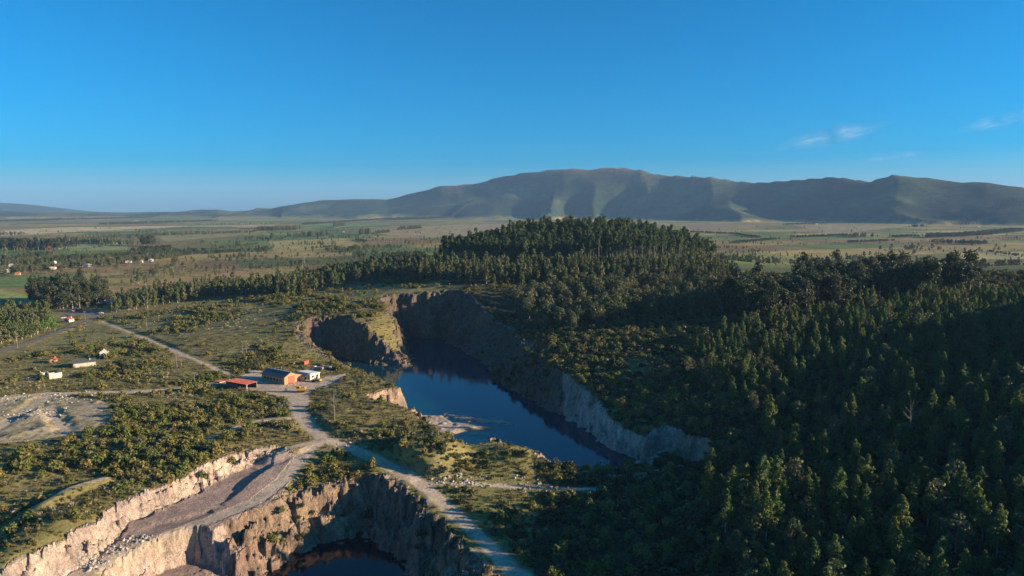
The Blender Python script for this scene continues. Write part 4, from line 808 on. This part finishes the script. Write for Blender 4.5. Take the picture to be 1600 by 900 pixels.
def car(px, py, rz, paint, label, van=False):
    x, y, z = ground_at(px, py); e = empty('parked_van' if van else 'parked_car', (x, y, z), rz, label, 'van' if van else 'car', 'vehicles parked by the road'); h = 2.1 if van else 1.45
    MB().prism([(-2.15, .3), (2.15, .3), (2.2, .75), (1.25, .9), (-2.1, .95)], -.86, .86).build('body', paint, e)
    c_ = MB().prism([(-1.9, .9), (1.1, .88), (.45, h), (-1.5, h)] if not van else [(-2.1, .9), (1.5, .88), (1.1, h), (-2.1, h)], -.76, .76).build('cabin', paint, e)
    for s in (-1, 1): MB().box((-.4, s * .77, (.95 + h) / 2), (1.7, .05, (h - .95) * .65)).build('side_window', 'glass', c_)
    for wx in (-1.35, 1.35):
        for wy in (-.78, .78): wheel(wx, wy, .32, .2, e)
    for s in (-1, 1): MB().box((2.18, s * .6, .62), (.06, .3, .16)).build('headlight', 'white', e)
for a_ in [(121,486,.3,'red','bright red car at the far side of the roadside parking'), (125.5,484.6,.3,'red','second red car, right of the other red car'), (116,485,.2,'darkpaint','dark car parked left of the red cars'), (112,487,.2,'white','white car at the left end of the far parking row'), (118,483,.2,'blue','blue car behind the red cars'),
 (100,497.5,.5,'white','white car in front of the roadside kiosk'), (106,494,.4,'darkpaint','dark car behind the roadside kiosk'), (158,490,.1,'white','white car at the right end of the parking'), (153,491.5,.1,'darkpaint','dark car near the right end of the parking')]: car(*a_)
car(146, 489, .2, 'blue', 'tall blue van parked at the right of the roadside yard', True)

# ---- houses
def house(px, py, rz, w, l, h, rh, wm, rm, name, label, cat='house', ruin=False, win=2, z=None):
    if z is None: x, y, z = ground_at(px, py)
    else: x, y = P(px, py, z)
    e = empty(name, (x, y, z), rz, label, cat)
    if ruin:
        for (c_, d_) in (((0, -l / 2, h / 2 - .3), (w, .35, h)), ((0, l / 2, h / 2 - .2), (w, .35, h * .9)), ((-w / 2, 0, h / 2 - .5), (.35, l - .36, h * .75)), ((w / 2, 0, h / 2 - .3), (.35, l - .36, h * .95))): MB().box(c_, d_).build('wall', wm, e)
        MB().prism([(-w / 2, h - .3), (w / 2, h - .3), (w * .1, h + rh)], -l / 2 - .17, -l / 2 + .17).build('gable', wm, e)
    else:
        MB().prism([(-w / 2, -.6), (w / 2, -.6), (w / 2, h), (0, h + rh - .05), (-w / 2, h)], -l / 2, l / 2).build('wall', wm, e)
        r_ = MB().prism(slab([(-w / 2 - .4, h - .4 * rh / (w / 2)), (0, h + rh), (w / 2 + .4, h - .4 * rh / (w / 2))], .15), -l / 2 - .4, l / 2 + .4).build('roof', rm, e); MB().box((w * .2, l * .25, h + rh), (.6, .6, 1.2)).build('chimney', wm, r_)
    for i in range(win): window(e, -w / 2 + w * (i + 1) / (win + 1), -l / 2 - .2 * ruin, h * .5, 1.1, 1.2)
    MB().box((w * .08, -l / 2 - .2 * ruin - .03, 1.0), (.95, .1, 2.1)).build('door', 'wood', e); window(e, -w / 2 - .2 * ruin, 0, h * .5, 1.1, 1.1, 'x'); return e
house(132, 571.5, -.95, 7, 12, 2.8, 1.5, 'ruin', 'slate', 'derelict_house', 'derelict house with dark sheet roof in the left scrub')
house(163, 557, .45, 5, 5, 3.6, 2.2, 'white', 'slate', 'ruined_house', 'small white ruined house with a bare gable by the bright tree', ruin=True)
house(84, 590, -.6, 5.5, 6.5, 3.4, .9, 'ruin', 'slate', 'roofless_house', 'roofless pale plaster house in the left scrub', ruin=True)
house(68, 587.5, -.6, 2.6, 3.2, 2.6, .8, 'ruin', 'slate', 'ruined_hut', 'fragment of a pale ruined hut left of the roofless house', ruin=True, win=0)
house(84, 566, .4, 3.5, 4, 2.0, 1.0, 'brick', 'tile', 'brick_hut', 'tiny brick hut with red roof half hidden in the left scrub', win=1)
house(158, 473.5, -.5, 11, 12, 3.6, 2.6, 'cream', 'tile', 'red_roof_house', 'cream house with bright red roof behind the parking')
house(172, 474, .6, 7, 7, 3.0, 1.0, 'white', 'zinc', 'white_annex', 'low white building just right of the red-roofed house')
house(108, 502.5, -.3, 6, 5, 2.6, 1.2, 'cream', 'tile', 'roadside_kiosk', 'small cream kiosk with red roof beside the road')
house(1199, 461, .1, 13, 9, 4, 2.4, 'white', 'zinc', 'forest_house', 'pale roofed house half hidden among the ridge trees', z=27)
for px, py, w, l, wm, rm, lab in [(8,425,14,8,'white','zinc','long low white house at the far left edge of the village'), (22,423,9,8,'white','zinc','small white house right of the long low one'), (28,429,8,7,'brick','tile','brick house with red roof at the near edge of the village'), (18,416,8,7,'white','zinc','pale house behind the left edge of the village'),
 (83,420,10,9,'cream','tile','cream house at the foot of the white water tower'), (136,416,16,7,'white','zinc','white shed with flat pale roof right of the village'), (201,410,12,7,'white','zinc','leftmost of the three white sheds along the hedge'), (221,410,6,7,'cream','zinc','middle one of the three pale sheds along the hedge'), (236,408,9,7,'white','zinc','rightmost white shed along the hedge'),
 (105,376,22,10,'white','tile','white farmhouse left of the far tree wood'), (178,380,24,10,'white','zinc','long white farmhouse below the far plantation'), (213,345,40,14,'white','zinc','distant white farm building on the left plain'), (537,363,10,8,'white','zinc','tiny white hut alone in the middle fields'), (1076,359,12,10,'white','zinc','white hut at the foot of the tilled slope'),
 (1092,335.5,26,12,'white','zinc','distant white farm under the hills, upper one'), (1090,343,24,12,'white','zinc','distant white farm with dark trees, lower one'), (1276,350.5,22,10,'white','zinc','distant white house on the right plain'), (1371,335,14,12,'white','zinc','distant pale tower-like farm at the foot of the hills'), (1403,333.5,24,12,'white','zinc','distant pale farm right of the tower-like one'), (1529,355,16,10,'white','zinc','small white house in the right-hand belt of trees'), (455,454,9,4,'white','zinc','low white shed beside the tree belt')]:
    house(px, py, .3, w * .8, l * .8, 2.8, 1.4, wm, rm, 'farm_house' if py < 400 else 'village_house', lab, z=0 if py < 440 else None)
x, y, z = ground_at(86.5, 421); e = empty('water_tower', (x, y, z), 0, 'slim white water tower rising among the village houses', 'tower'); MB().cyl((0, 0, 5), 1.2, 11, seg=12).build('shaft', 'white', e); MB().cyl((0, 0, 12), 2.4, 3.5, seg=12).build('tank', 'white', e); MB().cyl((0, 0, 14.2), 2.5, .9, seg=12, r2=.3).build('cap', 'zinc', e)

# ---- poles, pylons, masts
def pole(px, py, h, label, frame=False):
    x, y, z = ground_at(px, py); e = empty('utility_pole', (x, y, z), .5, label, 'pole', 'utility poles')
    for s in ((-1.2, 1.2) if frame else (0,)): MB().cyl((s, 0, h / 2 - .5), .19, h + 1, seg=7, r2=.12).build('post', 'wood', e)
    a_ = MB().bar((-1.9 if frame else -1.0, 0, h - .5), (1.9 if frame else 1.0, 0, h - .5), .18).build('crossarm', 'wood', e)
    for i in (-.9, 0, .9): MB().cyl((i * (1.8 if frame else 1), 0, h - .25), .08, .3, seg=6).build('insulator', 'white', a_)
for p_ in [(27.5,544,9,'utility pole beside the asphalt road at the left edge'), (133,500,8,'utility pole at the road bend by the kiosk'), (229,511,9,'utility pole in the scrub below the pale grass ridge'), (280,575,8,'twin-post utility pole in the scrub above the dirt road',True), (304,600,7,'short utility pole beside the left dirt road'), (382,553,9,'twin-post utility pole by the dark bushes above the warehouse',True), (102,472,10,'utility pole in front of the dark tree clump'), (139,404,14,'tall utility pole standing by the village')]: pole(*p_)
def lattice(x, y, z, h, w, name, label, cat, arms=True):
    e = empty(name, (x, y, z), .4, label, cat); m = MB(); n = 6
    def cn(t, i): k = w * (1 - .85 * t) / 2; return Vector(((1, 1, -1, -1)[i] * k, (1, -1, -1, 1)[i] * k, h * t))
    for i in range(4): m.bar(cn(0, i), cn(1, i), h * .006 + .06)
    m.build('frame', 'steel', e); m = MB()
    for j in range(n):
        for i in range(4): m.bar(cn(j / n, i), cn((j + 1) / n, (i + 1) % 4), h * .003 + .05)
    m.build('bracing', 'steel', e)
    if arms:
        for t in (.72, .85, .97): MB().bar((-w * .8, 0, h * t), (w * .8, 0, h * t), .35).build('crossarm', 'steel', e)
x, y, z = ground_at(475, 421); lattice(x, y, z, 27, 5, 'transmission_tower', 'grey lattice transmission tower rising behind the tree belt', 'pylon')
for px, r_, hh, lab in ((542, 8250, 55, 'thin radio mast on the left shoulder of the hills'), (1025, 7230, 50, 'thin radio mast right of the highest hilltop')):
    a_ = math.atan((px - 800) / F * cp); x, y = math.sin(a_) * r_, math.cos(a_) * r_; lattice(x, y, gz(x, y) - 2, hh, 6, 'radio_mast', lab, 'mast', False)

# ---- bare trees
def bare_tree(px, py, h, label):
    x, y, z = ground_at(px, py); e = empty('bare_tree', (x, y, z), px, label, 'tree'); rg_ = random.Random(px)
    v, f = tube_arrays([(0, 0, -.5), (-.1, 0, h * .4), (-.35, .1, h * .75), (-.4, .1, h)], [.2, .15, .08, .02]); mm = mesh_of('trunk', [(v, f, None, MAT['bark'])]); t_ = bpy.data.objects.new('trunk', mm); C.objects.link(t_); t_.parent = e
    for i in range(9):
        a_ = rg_.uniform(0, 6.28); z0 = h * rg_.uniform(.35, .85); L_ = h * rg_.uniform(.12, .26); ca, sa = math.cos(a_), math.sin(a_)
        ts = [tube_arrays([(-.2, .05, z0), (ca * L_ * .5 - .2, sa * L_ * .5, z0 + L_ * .5), (ca * L_, sa * L_, z0 + L_ * 1.1)], [.09, .06, .015], 4), tube_arrays([(ca * L_ * .5 - .2, sa * L_ * .5, z0 + L_ * .5), (ca * L_ * .9, sa * L_ * .3, z0 + L_ * .9)], [.05, .012], 4)]
        v, f = join_tubes(ts); o = bpy.data.objects.new('branch', mesh_of('branch', [(v, f, None, MAT['bark'])])); C.objects.link(o); o.parent = e
bare_tree(523, 659, 16, 'tall bare dead tree on the grassy mound above the dirt road')
bare_tree(1420, 700, 19, 'bare pale-stemmed tree standing in the shaded forest')

# ---- broken stone: single boulders and heaps
BLD = [(560,706,8),(700,748,9),(735,750,9),(590,700,8),(865,752,10),(815,752,9),(30,660,12),(70,650,12),(100,625,10),(140,625,9),(20,625,10),(215,835,10),(140,870,12),(180,850,10),(985,742,10),(955,762,8)]
g = np.random.default_rng(5); rp, rs_ = [], []; used = 0
for px, py, n in BLD:
    for i in range(n * 11):
        x, y, = P(px + g.normal(0, 16), py + g.normal(0, 4.5), 0 if py < 700 else -4); rp.append((x, y)); rs_.append(.15 + .6 * g.uniform()**3)
rp = np.array(rp); rs_ = np.array(rs_); z_, m_ = terrain(rp[:, 0], rp[:, 1]); o_ = np.argsort(-rs_)
for i in o_[:120]:
    o = bpy.data.objects.new('boulder', RKS[i % 6]); C.objects.link(o); o.location = (rp[i, 0], rp[i, 1], z_[i]); o.scale = (rs_[i] * 1.3, rs_[i], rs_[i]); o.rotation_euler = (i, i * .3, i * 2.1); qx_, qy_ = proj(rp[i, 0], rp[i, 1], z_[i]); tag(o, '%s pale boulder lying %s' % (sized(rs_[i], .35, .55, ('small', 'blocky', 'big')), where(qx_, qy_)), 'boulder', 'boulders along the quarry tracks')
q = o_[120:]; stuff('rubble', RKS, np.stack([rp[q, 0], rp[q, 1], z_[q]], 1), np.stack([rs_[q]] * 3, 1), g.uniform(0, 6, len(q)), g.integers(0, 6, len(q)))

# ------------------------------------------------------------------ thin cirrus
def cirrus(px, py, r, wpx, hpx, tilt, seed, dens):
    m, nt, nd, lk, bs = newmat('cirrus'); nd.remove(bs); tc = nd.new('ShaderNodeTexCoord').outputs['Object']
    mp = nd.new('ShaderNodeMapping'); mp.inputs['Scale'].default_value = (1.4, 1, 7); mp.inputs['Location'].default_value = (seed, 0, seed * .7); mp.inputs['Rotation'].default_value = (0, .12, 0); lk.new(tc, mp.inputs[0])
    n = noise(nd, lk, mp.outputs[0], 1.6, 6, .62); ln = nd.new('ShaderNodeVectorMath'); ln.operation = 'LENGTH'; lk.new(tc, ln.inputs[0])
    fl_ = nd.new('ShaderNodeVectorMath'); fl_.operation = 'MULTIPLY'; fl_.inputs[1].default_value = (1, 0, 1); lk.new(tc, fl_.inputs[0]); lk.new(fl_.outputs[0], ln.inputs[0])
    edge = ramp(nd, lk, ln.outputs['Value'], .25, 1.0, 1, 0); al = math_(nd, lk, 'MULTIPLY', math_(nd, lk, 'MULTIPLY', ramp(nd, lk, n, .42, .75), edge), dens)
    t = nd.new('ShaderNodeBsdfTransparent'); d1 = nd.new('ShaderNodeBsdfDiffuse'); d2 = nd.new('ShaderNodeBsdfTranslucent'); d1.inputs[0].default_value = d2.inputs[0].default_value = (.9, .9, .9, 1); mm = nd.new('ShaderNodeMixShader'); lk.new(d1.outputs[0], mm.inputs[1]); lk.new(d2.outputs[0], mm.inputs[2])
    mx = nd.new('ShaderNodeMixShader'); lk.new(al, mx.inputs[0]); lk.new(t.outputs[0], mx.inputs[1]); lk.new(mm.outputs[0], mx.inputs[2]); lk.new(mx.outputs[0], nt.nodes['Material Output'].inputs[0])
    u = (px - 800) / F; v = (450 - py) / F; d = Vector((u, cp + v * sp, -sp + v * cp)); pos = Vector((0, 0, CAMH)) + d * r
    bm = bmesh.new(); bmesh.ops.create_icosphere(bm, subdivisions=4, radius=1)
    for q in bm.verts: q.co.y += .25 * math.sin(q.co.x * 4); q.co.z += .12 * math.sin(q.co.x * 5 + seed)
    me = bpy.data.meshes.new('cirrus_cloud'); bm.to_mesh(me); bm.free(); me.materials.append(m)
    for p_ in me.polygons: p_.use_smooth = True
    o = bpy.data.objects.new('cirrus_cloud', me); C.objects.link(o); o.location = pos; o.scale = (wpx / F * r, 1500, hpx / F * r); o.rotation_euler = (0, R(tilt), 0); o['kind'] = 'structure'
cirrus(1300, 213, 32000, 85, 20, -13, 3.1, .35); cirrus(1575, 187, 32000, 80, 17, -12, 8.4, .3); cirrus(1395, 245, 36000, 50, 9, -5, 5.2, .2)


# ------------------------------------------------------------------ things that would share a description are told apart by their place in the photograph
seen = {}
for o in C.objects:
    if o.parent is None and 'label' in o: seen.setdefault(o['label'], []).append(o)
ONES = ['', 'first', 'second', 'third', 'fourth', 'fifth', 'sixth', 'seventh', 'eighth', 'ninth', 'tenth', 'eleventh', 'twelfth', 'thirteenth', 'fourteenth', 'fifteenth', 'sixteenth', 'seventeenth', 'eighteenth', 'nineteenth']
def ordinal(n):
    if n < 20: return ONES[n]
    t_, u_ = divmod(n, 10); w_ = ['', '', 'twent', 'thirt', 'fort', 'fift', 'sixt', 'sevent', 'eight', 'ninet'][t_]; return w_ + 'ieth' if u_ == 0 else w_ + 'y-' + ONES[u_]
for lab, os_ in seen.items():
    if len(os_) > 1:
        os_.sort(key=lambda o: proj(o.location.x, o.location.y, o.location.z)[0]); m_ = len(os_)
        for i, o in enumerate(os_): o['label'] = lab + ', ' + ('leftmost' if i == 0 else 'rightmost' if i == m_ - 1 else ordinal(i + 1) + ' from left' if i < m_ / 2 else ordinal(m_ - i) + ' from right')
for o in C.objects:
    if 'label' in o and 'the grove' in o['label']: o['label'] = o['label'].replace(' of the hilltop grove', ' on the hill').replace('well ', 'far ')
    if 'label' in o and len(o['label'].split()) > 16 and o.parent is None:
        for a_, b_ in ((', well ', ', '), (', just ', ', '), (' on the slope', ''), ('mid-sized ', 'medium '), (' behind the quarry', ''), (' with pale plumes', ''), (' of the hilltop grove', ''), (' on the ridge', ''), (' from left', ' from left')):
            if len(o['label'].split()) > 16: o['label'] = o['label'].replace(a_, b_)
